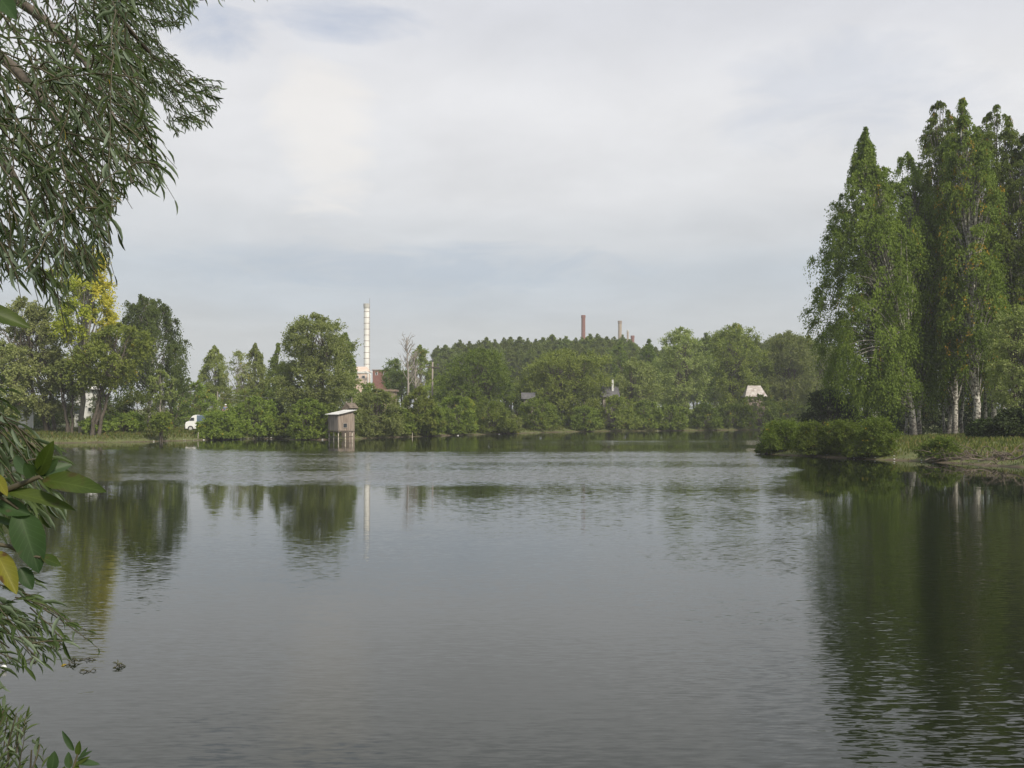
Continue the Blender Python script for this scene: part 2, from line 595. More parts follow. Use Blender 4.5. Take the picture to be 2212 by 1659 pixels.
def height(x, y):
    x = np.asarray(x, float)
    y = np.asarray(y, float)
    s = sdist(x, y)
    s = s + 0.22 * (np.sin(x * 0.9 + 1.3 * np.sin(y * .5)) * np.cos(y * 0.8) - 1) * np.clip(1 - np.abs(s) / 6, 0, 1)
    land = 0.75 * (1 - np.exp(-np.maximum(s, 0) / 2.8)) + 0.028 * np.clip(s - 6, 0, 90)
    land = land + 0.06 * np.sin(x * 0.7) * np.cos(y * .6) * np.clip(s / 4, 0, 1)
    rise = 2.0 * np.clip((y - 260) / 400, 0, 1)
    return np.where(s < 0, np.maximum(s * 0.22, -1.6), 0.0 + land + rise)


def hz(x, y):
    return float(height(np.array([x]), np.array([y]))[0])


def grid_axis(lo, hi, step, far, g=1.22):
    a = list(np.arange(lo, hi + step, step))
    s = step
    while a[-1] < far:
        s *= g
        a.append(a[-1] + s)
    s = step
    b = [a[0]]
    while b[-1] > -far:
        s *= g
        b.append(b[-1] - s)
    return np.array(b[:0:-1] + a)


gx = grid_axis(-60, 72, 0.8, 1500)
gy = grid_axis(-6, 176, 0.8, 1500)
GX, GY = np.meshgrid(gx, gy)
GZ = height(GX, GY)
nx, ny = len(gx), len(gy)
V = np.stack([GX, GY, GZ], -1).reshape(-1, 3)
i, j = np.meshgrid(np.arange(nx - 1), np.arange(ny - 1))
b0 = (j * nx + i).ravel()
F = np.stack([b0, b0 + 1, b0 + nx + 1, b0 + nx], 1)
mg, t, b, o_ = newmat('ground')
geo = t.nodes.new('ShaderNodeNewGeometry')
sp = t.nodes.new('ShaderNodeSeparateXYZ')
t.links.new(geo.outputs['Position'], sp.inputs[0])
n1 = noise(t, geo.outputs['Position'], 0.45, 5, 0.6)
n2 = noise(t, geo.outputs['Position'], 3.0, 4, 0.6)
turf = mixc(t, n1, (0.055, 0.075, 0.02), (0.13, 0.145, 0.042))
turf = mixc(t, ramp(t, n2, [(0.5, 0.0), (0.7, 0.6)]), turf, (0.19, 0.165, 0.07))
mud = mixc(t, n2, (0.05, 0.036, 0.022), (0.13, 0.098, 0.062))
edge = mth(t, 'ADD', sp.outputs[2], mth(t, 'MULTIPLY', mth(t, 'SUBTRACT', n1, 0.5), 0.35))
t.links.new(mixc(t, ramp(t, edge, [(0.03, 0.0), (0.11, 1.0)]), mud, turf), b.inputs['Base Color'])
b.inputs['Roughness'].default_value = 0.95
bp = t.nodes.new('ShaderNodeBump')
bp.inputs['Distance'].default_value = 0.06
t.links.new(n2, bp.inputs['Height'])
t.links.new(bp.outputs[0], b.inputs['Normal'])
prop(link('ground', mesh_np('ground', V, F, mg, smooth=True)), kind='structure')

# water: flat sheet, ripples as slopes of the surface normal in world space
mw, t, b, o_ = newmat('pond water')
geo = t.nodes.new('ShaderNodeNewGeometry')
pos = geo.outputs['Position']


def mapped(scale, rot=0.0):
    mp = t.nodes.new('ShaderNodeMapping')
    mp.inputs['Scale'].default_value = scale
    mp.inputs['Rotation'].default_value = (0, 0, rot)
    t.links.new(pos, mp.inputs[0])
    return mp.outputs[0]


sp = t.nodes.new('ShaderNodeSeparateXYZ')
t.links.new(pos, sp.inputs[0])
wx, wy = sp.outputs[0], sp.outputs[1]


def smooth(v, a, b_):
    n = t.nodes.new('ShaderNodeMapRange')
    n.interpolation_type = 'SMOOTHSTEP'
    n.inputs['From Min'].default_value = a
    n.inputs['From Max'].default_value = b_
    t.links.new(v, n.inputs['Value'])
    return n.outputs[0]


warp = noise(t, mapped((0.05, 0.09, 1)), 1.0, 3)
wyw = mth(t, 'ADD', wy, mth(t, 'MULTIPLY', mth(t, 'SUBTRACT', warp, 0.5), 16))
# a breeze ruffles a band across the middle of the pond
breeze = mth(t, 'MULTIPLY', smooth(wyw, 35, 44), mth(t, 'SUBTRACT', 1.0, smooth(wyw, 66, 80)))
cat2 = mth(t, 'MULTIPLY', smooth(wyw, 84, 92), mth(t, 'SUBTRACT', 1.0, smooth(wyw, 96, 108)))
cat2 = mth(t, 'MULTIPLY', mth(t, 'MULTIPLY', cat2, smooth(wx, -12, 6)), 0.6)
lee = smooth(mth(t, 'SUBTRACT', wx, mth(t, 'MULTIPLY', wyw, 0.285)), -2.0, 0.8)      # sheltered by the spit and its birches
soft = mth(t, 'MULTIPLY', mth(t, 'MULTIPLY', smooth(wyw, 17, 34), mth(t, 'SUBTRACT', 1.0, smooth(wyw, 42, 50))), smooth(wx, -5, 5))
breeze = mth(t, 'MAXIMUM', breeze, mth(t, 'MULTIPLY', soft, 0.38))
streak = noise(t, mapped((0.035, 0.16, 1), 0.05), 1.0, 4, 0.6)
streak = ramp(t, streak, [(0.38, 0.35), (0.62, 1.0)])
breeze = mth(t, 'MULTIPLY', mth(t, 'MAXIMUM', breeze, cat2), streak)
breeze = mth(t, 'MULTIPLY', breeze, mth(t, 'SUBTRACT', 1.0, lee))
near = mth(t, 'SUBTRACT', 1.0, smooth(wy, 10, 36))
gust = ramp(t, noise(t, mapped((0.22, 0.35, 1), 0.2), 1.0, 3), [(0.35, 0.45), (0.65, 1.15)])
rightside = smooth(mth(t, 'DIVIDE', wx, mth(t, 'ADD', wy, 2.0)), 0.05, 0.30)
amp_s = mth(t, 'ADD', 0.022, mth(t, 'MULTIPLY', breeze, 0.42))
amp_s = mth(t, 'MULTIPLY', amp_s, mth(t, 'SUBTRACT', 1.0, mth(t, 'MULTIPLY', lee, 0.8)))
amp_n = mth(t, 'MULTIPLY', mth(t, 'MULTIPLY', near, gust), mth(t, 'ADD', 0.14, mth(t, 'MULTIPLY', rightside, 0.28)))


def slopes(vec, scale, detail, kx, ky):
    c = noise(t, vec, scale, detail, 0.55, 0.35, out=1)
    s = t.nodes.new('ShaderNodeSeparateColor')
    t.links.new(c, s.inputs[0])
    sx = mth(t, 'MULTIPLY', mth(t, 'SUBTRACT', s.outputs[0], 0.5), kx)
    sy = mth(t, 'MULTIPLY', mth(t, 'SUBTRACT', s.outputs[1], 0.5), ky)
    return sx, sy


ax, ay = slopes(mapped((6.0, 27.0, 1), 0.10), 1.0, 2, 0.25, 1.0)          # long crested ripples near the camera
bx, by = slopes(mapped((3.0, 11.0, 1), -0.1), 1.3, 3, 0.35, 1.6)          # finer cat's paws
lx, ly = slopes(mapped((0.25, 0.7, 1), 0.1), 1.0, 2, 0.004, 0.009)      # long lazy undulation
nxs = mth(t, 'ADD', mth(t, 'ADD', mth(t, 'MULTIPLY', ax, amp_n), mth(t, 'MULTIPLY', bx, amp_s)), lx)
nys = mth(t, 'ADD', mth(t, 'ADD', mth(t, 'MULTIPLY', ay, amp_n), mth(t, 'MULTIPLY', by, amp_s)), ly)
# ruffled band's normals tipped towards the camera, so it mirrors brighter, higher sky
nys = mth(t, 'SUBTRACT', nys, mth(t, 'MULTIPLY', breeze, 0.07))
cn = t.nodes.new('ShaderNodeCombineXYZ')
t.links.new(nxs, cn.inputs[0])
t.links.new(nys, cn.inputs[1])
cn.inputs[2].default_value = 1.0
vn = t.nodes.new('ShaderNodeVectorMath')
vn.operation = 'NORMALIZE'
t.links.new(cn.outputs[0], vn.inputs[0])
t.links.new(vn.outputs[0], b.inputs['Normal'])
b.inputs['Base Color'].default_value = (0.009, 0.012, 0.006, 1)
b.inputs['Roughness'].default_value = 0.03
b.inputs['IOR'].default_value = 1.333
wv = [(x, y, 0) for y in (-3, 180) for x in (-60, 75)]
prop(link('water', mesh_np('water', wv, np.array([(0, 1, 3, 2)]), mw)), kind='structure')


# ------------------------------------------------------------------ trees
def lump(dirs, rng, k=5, amp=0.22):
    v = np.zeros(len(dirs))
    for _ in range(k):
        w = rng.normal(size=3) * 2.6
        v += np.sin(dirs @ w + rng.uniform(0, 6.28))
    return 1 + amp * v / math.sqrt(k) * 1.2


PROF = {
    'round': [(0, .55), (.15, .86), (.4, 1), (.6, .95), (.8, .72), (.93, .42), (1, .08)],
    'willow': [(0, .6), (.12, .85), (.35, 1), (.6, .95), (.8, .78), (.92, .5), (1, .12)],
    'birch': [(0, .62), (.12, .92), (.25, 1), (.45, .8), (.65, .55), (.82, .33), (.93, .15), (1, .02)],
    'narrow': [(0, .6), (.2, .95), (.45, 1), (.7, .78), (.88, .42), (1, .05)],
    'wood': [(0, .7), (.3, 1), (.6, .97), (.76, .82), (.88, .55), (.96, .26), (1, .08)],
    'bush': [(0, .93), (.2, 1), (.5, .93), (.75, .68), (.92, .35), (1, .08)],
}


def tree_meshes(H, Rr, cb, prof='willow', n_t=90, twigs=12, per=13, leaf=0.26, seed=1, lean=(0, 0), mat='willow', bark='bark',
                trunks=1, trunk_r=None, droop=0.1, strand=0.0, rc=None, yel=0.0, yfun=None, depth=1.0, shell=0.45, up=0.5,
                lp=1.3, lamp=.22):
    """returns wood mesh and crown mesh of one tree, origin at its foot"""
    leaf *= .80
    per = int(per * 1.35)
    rng = np.random.default_rng(seed)
    pr = PROF[prof] if isinstance(prof, str) else prof
    ps, pv = np.array([p[0] for p in pr]), np.array([p[1] for p in pr])
    rc = rc or max(0.4, Rr * 0.26)
    # targets in the envelope
    # sample heights weighted by girth
    ss = rng.uniform(0, 1, n_t * 4)
    w = np.interp(ss, ps, pv) + 0.32
    ss = ss[rng.uniform(0, 1, len(ss)) < w / w.max()][:n_t]
    n_t = len(ss)
    az = rng.uniform(0, 2 * math.pi, n_t)
    dirs = np.stack([np.cos(az), np.sin(az), (ss - .5) * 2], 1)
    lm = lump(dirs, rng, amp=lamp)
    fr = (shell + (1 - shell) * rng.uniform(0, 1, n_t) ** 0.6)
    rr = np.interp(ss, ps, pv) * Rr * lm * fr - rc * 0.25 * (Rr > 1.5 * rc)
    rr = np.maximum(rr, 0.05)
    zz = cb + ss * (H - cb) - rc * 0.35 * (ss > .85)
    zz = np.maximum(zz, 0.2)
    axis = lambda z, p=1.3: np.stack([lean[0] * (z / H) ** p, lean[1] * (z / H) ** p], -1)
    ax_ = axis(zz, lp)
    T = np.stack([ax_[:, 0] + rr * np.cos(az), ax_[:, 1] + rr * np.sin(az) * depth, zz], 1)
    O = norm(np.stack([np.cos(az) * (rr / Rr + .2), np.sin(az) * (rr / Rr + .2), (ss - .35) * 1.0], 1))
    # wood
    tb = Tubes()
    trunk_r = trunk_r or (0.012 * H + 0.06)
    stems = []
    for k in range(trunks):
        if trunks == 1:
            end = np.array([*axis(np.array([H * .96]))[0], H * .96])
            base = np.zeros(3)
        else:
            a = 2 * math.pi * k / trunks + rng.uniform(-.4, .4)
            q = rng.uniform(.3, .6)
            hh = H * rng.uniform(.72, .93)
            base = np.array([math.cos(a), math.sin(a), 0]) * trunk_r * 1.2
            end = np.array([math.cos(a) * Rr * q + lean[0], math.sin(a) * Rr * q + lean[1], hh])
        u = np.linspace(0, 1, 12)[:, None]
        P = base + (end - base) * np.concatenate([u ** (1.25 if trunks > 1 else 1.15), u ** (1.25 if trunks > 1 else 1.15), u], 1)
        P[1:-1, :2] += rng.normal(size=(10, 2)) * 0.012 * H * 0.5
        P[0, 2] = -0.3
        tr = trunk_r / math.sqrt(trunks) * (1 - u[:, 0]) ** .8 * 1.0 + 0.015
        tr[0] *= 1.15
        tb.add(P, tr, 8)
        stems.append(P)
    for q in range(n_t):
        P = stems[rng.integers(len(stems))]
        tz = T[q, 2]
        k = np.clip(np.searchsorted(P[:, 2], tz * rng.uniform(.45, .8)), 1, 11)
        s0 = P[k] if rng.uniform() < .5 else P[k - 1]
        mid = s0 * .45 + T[q] * .55 + np.array([0, 0, (.12 if droop < .3 else .25) * np.linalg.norm(T[q] - s0)])
        u = np.linspace(0, 1, 6)[:, None]
        C = (1 - u) ** 2 * s0 + 2 * u * (1 - u) * mid + u ** 2 * T[q]
        if q % 3 == 1:
            continue
        r0 = min(trunk_r * .3, 0.009 * np.linalg.norm(T[q] - s0) + .008)
        tb.add(C, r0 * (1 - u[:, 0] * .8), 4)
    # leaves on twigs
    nt_, m, q = n_t, twigs, per
    rnd = norm(rng.normal(size=(nt_, m, 3)))
    td = norm(O[:, None, :] * .55 + rnd * .9 + np.array([0, 0, up]) * .5)
    tl = rc * rng.uniform(.55, 1.35, (nt_, m, 1)) * np.clip(np.interp(ss, ps, pv) / .55, .42, 1)[:, None, None]
    u = (np.arange(q) + rng.uniform(0, 1, (nt_, m, q))) / q
    P = T[:, None, None, :] + td[:, :, None, :] * (tl[..., None] * u[..., None])
    P[..., 2] -= droop * tl * u ** 2 * 1.6
    if strand > 0:
        P[..., 2] -= strand * rng.uniform(.2, 1.0, (nt_, m, 1)) * np.clip(u - .35, 0, 1) * 1.5
        sq = 1 - .35 * np.clip(u - .35, 0, 1)
        P[..., :2] = T[:, None, None, :2] + (P[..., :2] - T[:, None, None, :2]) * sq[..., None]
    P += rng.normal(size=P.shape) * 0.09 * rc * np.clip(np.interp(ss, ps, pv) / .55, .5, 1)[:, None, None, None]
    A = np.broadcast_to(td[:, :, None, :], P.shape) + rng.normal(size=P.shape) * .6
    if strand > 0:
        A = A * .4 + np.array([0, 0, -1.0])
    Nn = O[:, None, None, :] * .55 + np.array([0, 0, .55]) + rng.normal(size=P.shape) * .65
    tone = np.broadcast_to(rng.uniform(0, 1, (nt_, 1, 1)) * .5, P.shape[:3]) + rng.uniform(0, .5, P.shape[:3])
    P = P.reshape(-1, 3)
    tone = tone.reshape(-1)
    y = (rng.uniform(0, 1, (nt_, m, 1)) < yel) * np.ones(q)
    y = (y * rng.uniform(.3, 1, y.shape)).reshape(-1)
    if yfun is not None:
        y = np.clip(y + yfun(P, rng), 0, 1)
    n = len(P)
    keep = P[:, 2] > 0.05
    Ls = leaf * rng.uniform(.7, 1.3, n)
    crown = scatter(CARD, P[keep], A.reshape(-1, 3)[keep], Nn.reshape(-1, 3)[keep], Ls[keep], Ls[keep] * .62, tone[keep], y[keep],
                    'crown', M[mat])
    return tb.mesh('trunk', M[bark]), crown


def shore_point(px, off=.25, lo=45):
    """walk along the ray through column px until land rises from the water"""
    ds = np.arange(lo, 178, .1)
    s = sdist((px - CX) / FPX * ds, ds)
    return ds[np.argmax(s > off)]


def plant_tree(name, label, cat, px, top, width, d, bottom, group=None, base=None, meshes=None, part='trunk', rz=0, **kw):
    """px centre, top and bottom rows of the crown, width in photo pixels, at distance d"""
    x = X(px if base is None else base, d)
    g = hz(x, d)
    H = Z(top, d) - g
    Rr = width / 2 / FPX * d
    cb = max(0.1, Z(bottom, d) - g)
    if base is not None:
        kw['lean'] = (X(px, d) - x, 0)
    wood, crown = tree_meshes(H, Rr, cb, **kw)
    t_ = thing(name, label, cat, (x, d, g), rz, group)
    link(part, wood, t_)
    link('crown', crown, t_)
    return t_


def copy_tree(src, loc, scale, rz, label, group):
    r = src.copy()
    COL.objects.link(r)
    r.location = loc
    r.scale = scale
    r.rotation_euler = (0, 0, rz)
    r['label'] = label
    if group:
        r['group'] = group
    for ch in list(src.children):
        c = ch.copy()
        COL.objects.link(c)
        c.parent = r
    return r


# ---- left bank
def poplar_yellow(P, rng):
    # the outermost right-hand and top twigs have turned
    f = (P[:, 0] > 1.9).astype(float) * .9 + (P[:, 2] > 16.8) * .35 + ((P[:, 2] > 13.0) & (P[:, 0] > .6)) * .3
    return f * rng.uniform(.5, 1, len(P))


plant_tree('poplar_tree', 'tall poplar on the left bank, its top and right side turned yellow', 'tree', 192, 522, 150, 99, 750, base=176,
           prof=[(0, .75), (.2, 1), (.4, .85), (.6, .75), (.8, .55), (.93, .35), (1, .1)], n_t=130, twigs=12, per=12, leaf=.26, seed=3,
           mat='poplar', bark='pale_bark', yfun=poplar_yellow, rc=.95, droop=.05, trunk_r=.26)
plant_tree('willow_tree', 'pale grey-green willow at the far left, left of the yellow-topped poplar', 'tree', 40, 640, 170, 100, 890,
           base=110, prof='willow', n_t=190, twigs=11, per=13, leaf=.26, seed=5, mat='pale_willow', trunks=3, shell=.3, trunk_r=.3)
plant_tree('willow_tree', 'low pale willow at the left edge, under the taller pale willow', 'tree', 8, 735, 150, 96, 900,
           prof='round', n_t=110, twigs=10, per=12, leaf=.25, seed=6, mat='pale_willow', trunks=2, shell=.35, trunk_r=.2)
plant_tree('willow_tree', 'round-headed willow drooping right of the yellow-topped poplar trunk', 'tree', 262, 694, 150, 97, 832,
           base=205, prof='round', n_t=130, twigs=11, per=13, leaf=.25, seed=8, mat='willow_green', trunks=3, shell=.3, trunk_r=.3, yel=.02,
           droop=.25)
plant_tree('willow_tree', 'small willow with thin dark stems below the yellow-topped poplar', 'tree', 138, 775, 90, 98, 850,
           base=150, prof='round', n_t=50, twigs=10, per=12, leaf=.25, seed=9, mat='willow', trunks=3, shell=.3, trunk_r=.22)
plant_tree('weeping_birch', 'weeping birch with hanging dark strands at the right end of the left grove', 'tree', 322, 630, 138, 116, 815,
           prof=[(0, .95), (.2, 1), (.45, .97), (.65, .85), (.82, .75), (.93, .6), (1, .25)], n_t=190, twigs=11, per=14, leaf=.24, seed=11,
           mat='dark', bark='birch_bark', strand=2.6, rc=1.0, droop=.4, up=0, yel=.003)
plant_tree('willow_tree', 'small grey-green tree on a thin trunk at the water, under the weeping birch', 'tree', 346, 797, 62, shore_point(346, 1.6), 878,
           prof='round', n_t=50, twigs=10, per=12, leaf=.2, seed=12, mat='willow', shell=.3, trunk_r=.1, bark='pale_bark')
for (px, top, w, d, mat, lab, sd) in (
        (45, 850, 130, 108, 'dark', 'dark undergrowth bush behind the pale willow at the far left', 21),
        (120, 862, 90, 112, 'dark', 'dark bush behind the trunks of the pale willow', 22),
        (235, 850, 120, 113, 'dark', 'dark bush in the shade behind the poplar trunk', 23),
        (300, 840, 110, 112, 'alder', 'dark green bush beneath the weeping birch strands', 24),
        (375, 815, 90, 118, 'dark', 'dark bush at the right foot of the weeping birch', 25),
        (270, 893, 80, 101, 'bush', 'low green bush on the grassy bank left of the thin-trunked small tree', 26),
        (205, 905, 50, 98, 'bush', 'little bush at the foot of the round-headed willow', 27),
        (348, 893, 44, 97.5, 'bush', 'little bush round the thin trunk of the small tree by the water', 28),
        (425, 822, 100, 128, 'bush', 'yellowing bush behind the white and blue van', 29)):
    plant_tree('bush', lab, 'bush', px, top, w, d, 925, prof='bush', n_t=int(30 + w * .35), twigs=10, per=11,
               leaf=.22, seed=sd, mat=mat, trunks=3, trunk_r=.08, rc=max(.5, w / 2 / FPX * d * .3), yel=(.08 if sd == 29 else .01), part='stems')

# ---- centre left
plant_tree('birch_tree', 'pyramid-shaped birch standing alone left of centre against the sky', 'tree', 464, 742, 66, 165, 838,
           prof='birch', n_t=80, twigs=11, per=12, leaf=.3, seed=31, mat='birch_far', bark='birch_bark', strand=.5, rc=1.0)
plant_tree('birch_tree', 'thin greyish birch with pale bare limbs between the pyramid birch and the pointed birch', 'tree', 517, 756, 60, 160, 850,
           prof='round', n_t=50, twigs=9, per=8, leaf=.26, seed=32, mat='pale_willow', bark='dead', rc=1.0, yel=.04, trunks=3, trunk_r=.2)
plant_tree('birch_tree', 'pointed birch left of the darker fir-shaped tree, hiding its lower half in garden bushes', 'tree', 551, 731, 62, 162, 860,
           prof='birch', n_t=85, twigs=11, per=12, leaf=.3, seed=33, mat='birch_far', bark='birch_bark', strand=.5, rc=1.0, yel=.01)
plant_tree('birch_tree', 'dark narrow tree against the left flank of the big willow', 'tree', 600, 740, 56, 150, 860,
           prof='birch', n_t=70, twigs=11, per=12, leaf=.28, seed=34, mat='alder', bark='birch_bark', strand=.3, rc=.9)
plant_tree('willow_tree', 'largest round willow on the far bank, left of the tall white chimney', 'tree', 680, 674, 168, 122, 885,
           prof='willow', n_t=270, twigs=12, per=13, leaf=.26, seed=35, mat='willow', trunks=4, shell=.3, trunk_r=.45, rc=1.15)
plant_tree('birch_tree', 'dark slim birch showing behind the right flank of the largest willow', 'tree', 748, 708, 46, 138, 840,
           prof='narrow', n_t=70, twigs=10, per=12, leaf=.26, seed=36, mat='alder', bark='birch_bark', strand=1.0, rc=.8)
for (px, top, w, d, mat, lab, sd, y) in (
        (470, 832, 100, 152, 'birch_far', 'hazy garden bush in front of the pyramid-shaped birch', 41, .05),
        (545, 838, 110, 150, 'bush', 'hazy garden bush in front of the pointed birch', 42, .05),
        (610, 840, 90, 140, 'alder', 'dark hedge bush left of the largest willow trunk', 43, 0),
        (592, 862, 60, 128, 'dark', 'dark bush in the gap between the two round shore bushes', 44, 0),
        (740, 838, 80, 128, 'willow', 'grey-green bush behind the stilt hut', 45, 0),
        (790, 822, 90, 150, 'bush', 'green bush below the foot of the tall white chimney', 46, .02),
        (398, 812, 60, 175, 'alder', 'far dark tree just right of the weeping birch strands', 47, 0),
        (700, 870, 90, 118, 'alder', 'dark bush under the largest willow', 48, 0)):
    plant_tree('bush', lab, 'bush', px, top, w, d, 925, prof='bush', n_t=int(35 + w * .4), twigs=10, per=11,
               leaf=.26, seed=sd, mat=mat, trunks=3, trunk_r=.1, rc=w / 2 / FPX * d * .28, yel=y, part='stems')
# shore bushes, left to right
for (px, top, w, d, bot, mat, lab, sd) in (
        (474, 888, 104, 107.5, 938, 'bush', 'low spreading shore bush half hiding the blue side of the van', 51),
        (552, 855, 112, 112, 936, 'bush', 'round shore bush above the row of white litter', 52),
        (622, 893, 48, 111, 938, 'bush', 'small low bush between the two round shore bushes', 53),
        (664, 856, 92, 110, 936, 'bush', 'round shore bush immediately left of the stilt hut', 54),
        (815, 836, 112, 113, 944, 'willow', 'greyish willow bush immediately right of the stilt hut', 55),
        (850, 872, 76, 117.5, 946, 'bush', 'bright willow bush at the waterline right of the greyish willow bush', 56),
        (925, 868, 90, 122, 942, 'bush', 'shore bush below the wooden utility pole', 57),
        (985, 852, 92, 131, 938, 'bush', 'broad shore bush in front of the dark round alder', 58),
        (1052, 862, 110, 137, 938, 'bush', 'broad shore bush with pale twig tips right of the alder', 59),
        (1095, 890, 66, 139.5, 937, 'willow', 'low grey-green bush where the bush row slopes down to the water', 60),
        (905, 835, 86, 142, 930, 'willow_green', 'bush at the foot of the wooden utility pole', 61),
        (1012, 857, 26, 133, 900, 'poplar', 'bright yellow-green sapling sticking out above the broad shore bush', 62)):
    d = shore_point(px, .5 + sd % 3 * .4)
    plant_tree('bush', lab, 'bush', px, top, w, d, 952, prof='bush', n_t=int(50 + w * .75), twigs=12, per=12,
               leaf=.21, seed=sd, mat=mat, trunks=4, trunk_r=.08, rc=max(.45, w / 2 / FPX * d * .24), yel=.006, part='stems')

# ---- centre
plant_tree('leafy_tree', 'dark low tree right of the red brick building', 'tree', 852, 772, 56, 190, 850, prof='round', n_t=60, twigs=10, per=11,
           leaf=.3, seed=71, mat='alder', rc=1.1)
plant_tree('leafy_tree', 'small dark round tree between the brick building and the bare tree', 'tree', 868, 800, 60, 175, 850, prof='round', n_t=55,
           twigs=10, per=11, leaf=.28, seed=72, mat='alder', rc=1.1)
plant_tree('birch_tree', 'rusty-tinged birch just right of the bare white tree', 'tree', 908, 744, 48, 180, 850, prof='narrow', n_t=75, twigs=11,
           per=12, leaf=.3, seed=73, mat='birch_far', bark='birch_bark', yel=.05, rc=1.0)
plant_tree('alder_tree', 'dark green round alder in front of the distant wood', 'tree', 1040, 750, 150, 148, 900, prof='round', n_t=190, twigs=12,
           per=12, leaf=.29, seed=74, mat='alder', rc=1.35, trunks=2, trunk_r=.3)
plant_tree('leafy_tree', 'low green tree behind the broad shore bushes left of the alder', 'tree', 962, 815, 90, 160, 900, prof='round', n_t=80,
           twigs=10, per=11, leaf=.28, seed=75, mat='willow_green', rc=1.2)
plant_tree('willow_tree', 'broad leaning willow with a bare dark trunk on the far shore, right of the alder', 'tree', 1222, 752, 190, 157, 905,
           base=1208, prof='willow', n_t=280, twigs=12, per=12, leaf=.3, seed=76, mat='willow_green', rc=1.4, trunks=3, trunk_r=.4, shell=.3)
plant_tree('willow_tree', 'low willow between the alder and the broad leaning willow', 'tree', 1150, 800, 90, 160, 905, prof='round', n_t=90,
           twigs=10, per=11, leaf=.28, seed=77, mat='willow', rc=1.2, trunks=2)
plant_tree('willow_tree', 'pale cone-shaped willow below the smallest brick chimney', 'tree', 1368, 770, 112, 163, 905, prof='narrow', n_t=150,
           twigs=11, per=12, leaf=.29, seed=78, mat='willow', rc=1.3, trunks=3, trunk_r=.3)
plant_tree('willow_tree', 'willow with a feathery double top rising on the far shore right of the chimneys', 'tree', 1470, 704, 116, 170, 900,
           prof='willow', n_t=200, twigs=11, per=12, leaf=.3, seed=79, mat='willow', rc=1.35, trunks=3, trunk_r=.4, shell=.3)
plant_tree('willow_tree', 'tall willow with yellowish patches left of the pale roof', 'tree', 1588, 697, 132, 176, 900,
           prof='willow', n_t=240, twigs=12, per=12, leaf=.31, seed=80, mat='willow_green', rc=1.5, trunks=3, trunk_r=.4, shell=.3, yel=.012)
plant_tree('willow_tree', 'round willow right of the pale roof, next to the near birches', 'tree', 1700, 712, 140, 176, 915,
           prof='willow', n_t=240, twigs=12, per=12, leaf=.31, seed=81, mat='willow', rc=1.5, trunks=3, trunk_r=.4, shell=.3)
plant_tree('willow_tree', 'willow behind the left edge of the near birch, darker than its neighbour', 'tree', 1775, 740, 110, 178, 915,
           prof='willow', n_t=130, twigs=11, per=11, leaf=.31, seed=82, mat='willow', rc=1.5, trunks=2)
for (px, top, w, d, mat, lab, sd) in (
        (1158, 856, 96, 146, 'bush', 'shore bush left of the bare willow trunk', 83),
        (1262, 876, 80, 157, 'bush', 'shore bush right of the bare willow trunk', 84),
        (1330, 852, 90, 160, 'willow_green', 'shore bush below the dark roof', 85),
        (1392, 862, 80, 160, 'bush', 'bush at the waterline below the cone-shaped willow', 86),
        (1450, 872, 76, 163, 'bush', 'bush at the foot of the double-topped willow', 87),
        (1520, 868, 86, 166, 'alder', 'dark bush on the far shore left of the tall willow trunk', 88),
        (1578, 872, 86, 168, 'alder', 'dark shore bush below and left of the pale roof', 89),
        (1640, 850, 96, 172, 'alder', 'dark shore bush directly below the pale roof', 90),
        (1705, 868, 100, 174, 'alder', 'dark shore bush below the round willow', 91),
        (1785, 860, 110, 174, 'alder', 'dark bush far behind the spit bushes', 92),
        (1110, 850, 70, 150, 'dark', 'dark bush in the hollow right of the alder', 93),
        (1215, 893, 60, 155, 'bush', 'low bush round the foot of the bare willow trunk', 94)):
    if sd not in (93, 94):
        d = shore_point(px, .8 + sd % 3 * .6, 100)
    plant_tree('bush', lab, 'bush', px, top, w, d, 945, prof='bush', n_t=int(45 + w * .6), twigs=11, per=11,
               leaf=.26, seed=sd, mat=mat, trunks=4, trunk_r=.08, rc=w / 2 / FPX * d * .27, yel=.005, part='stems')

# ---- the distant wood: individual narrow trees sharing four meshes
protos = []
for k in range(4):
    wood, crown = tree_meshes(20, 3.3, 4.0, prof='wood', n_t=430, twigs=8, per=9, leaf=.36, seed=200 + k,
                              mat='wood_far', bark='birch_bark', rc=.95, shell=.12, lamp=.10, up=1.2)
    protos.append((wood, crown))
wood_lab = 'tall narrow tree in the closed row of the distant wood behind the far shore'
rngw = np.random.default_rng(5)
skyline = [(936, 748), (950, 742), (965, 748), (985, 738), (1010, 732), (1040, 728), (1080, 725), (1120, 727), (1160, 725), (1210, 722),
           (1260, 722), (1310, 724), (1345, 726), (1366, 738), (1385, 746), (1402, 734), (1430, 752), (1500, 728), (1530, 722), (1560, 718),
           (1620, 722), (1650, 728), (1700, 722), (1740, 716), (1800, 735)]
sx_ = np.array([p[0] for p in skyline], float)
sy_ = np.array([p[1] for p in skyline], float)
first = {}
px = 938.0
cnt = 0
rows = [(245, 0, 1.0), (228, 22, 1.0)]
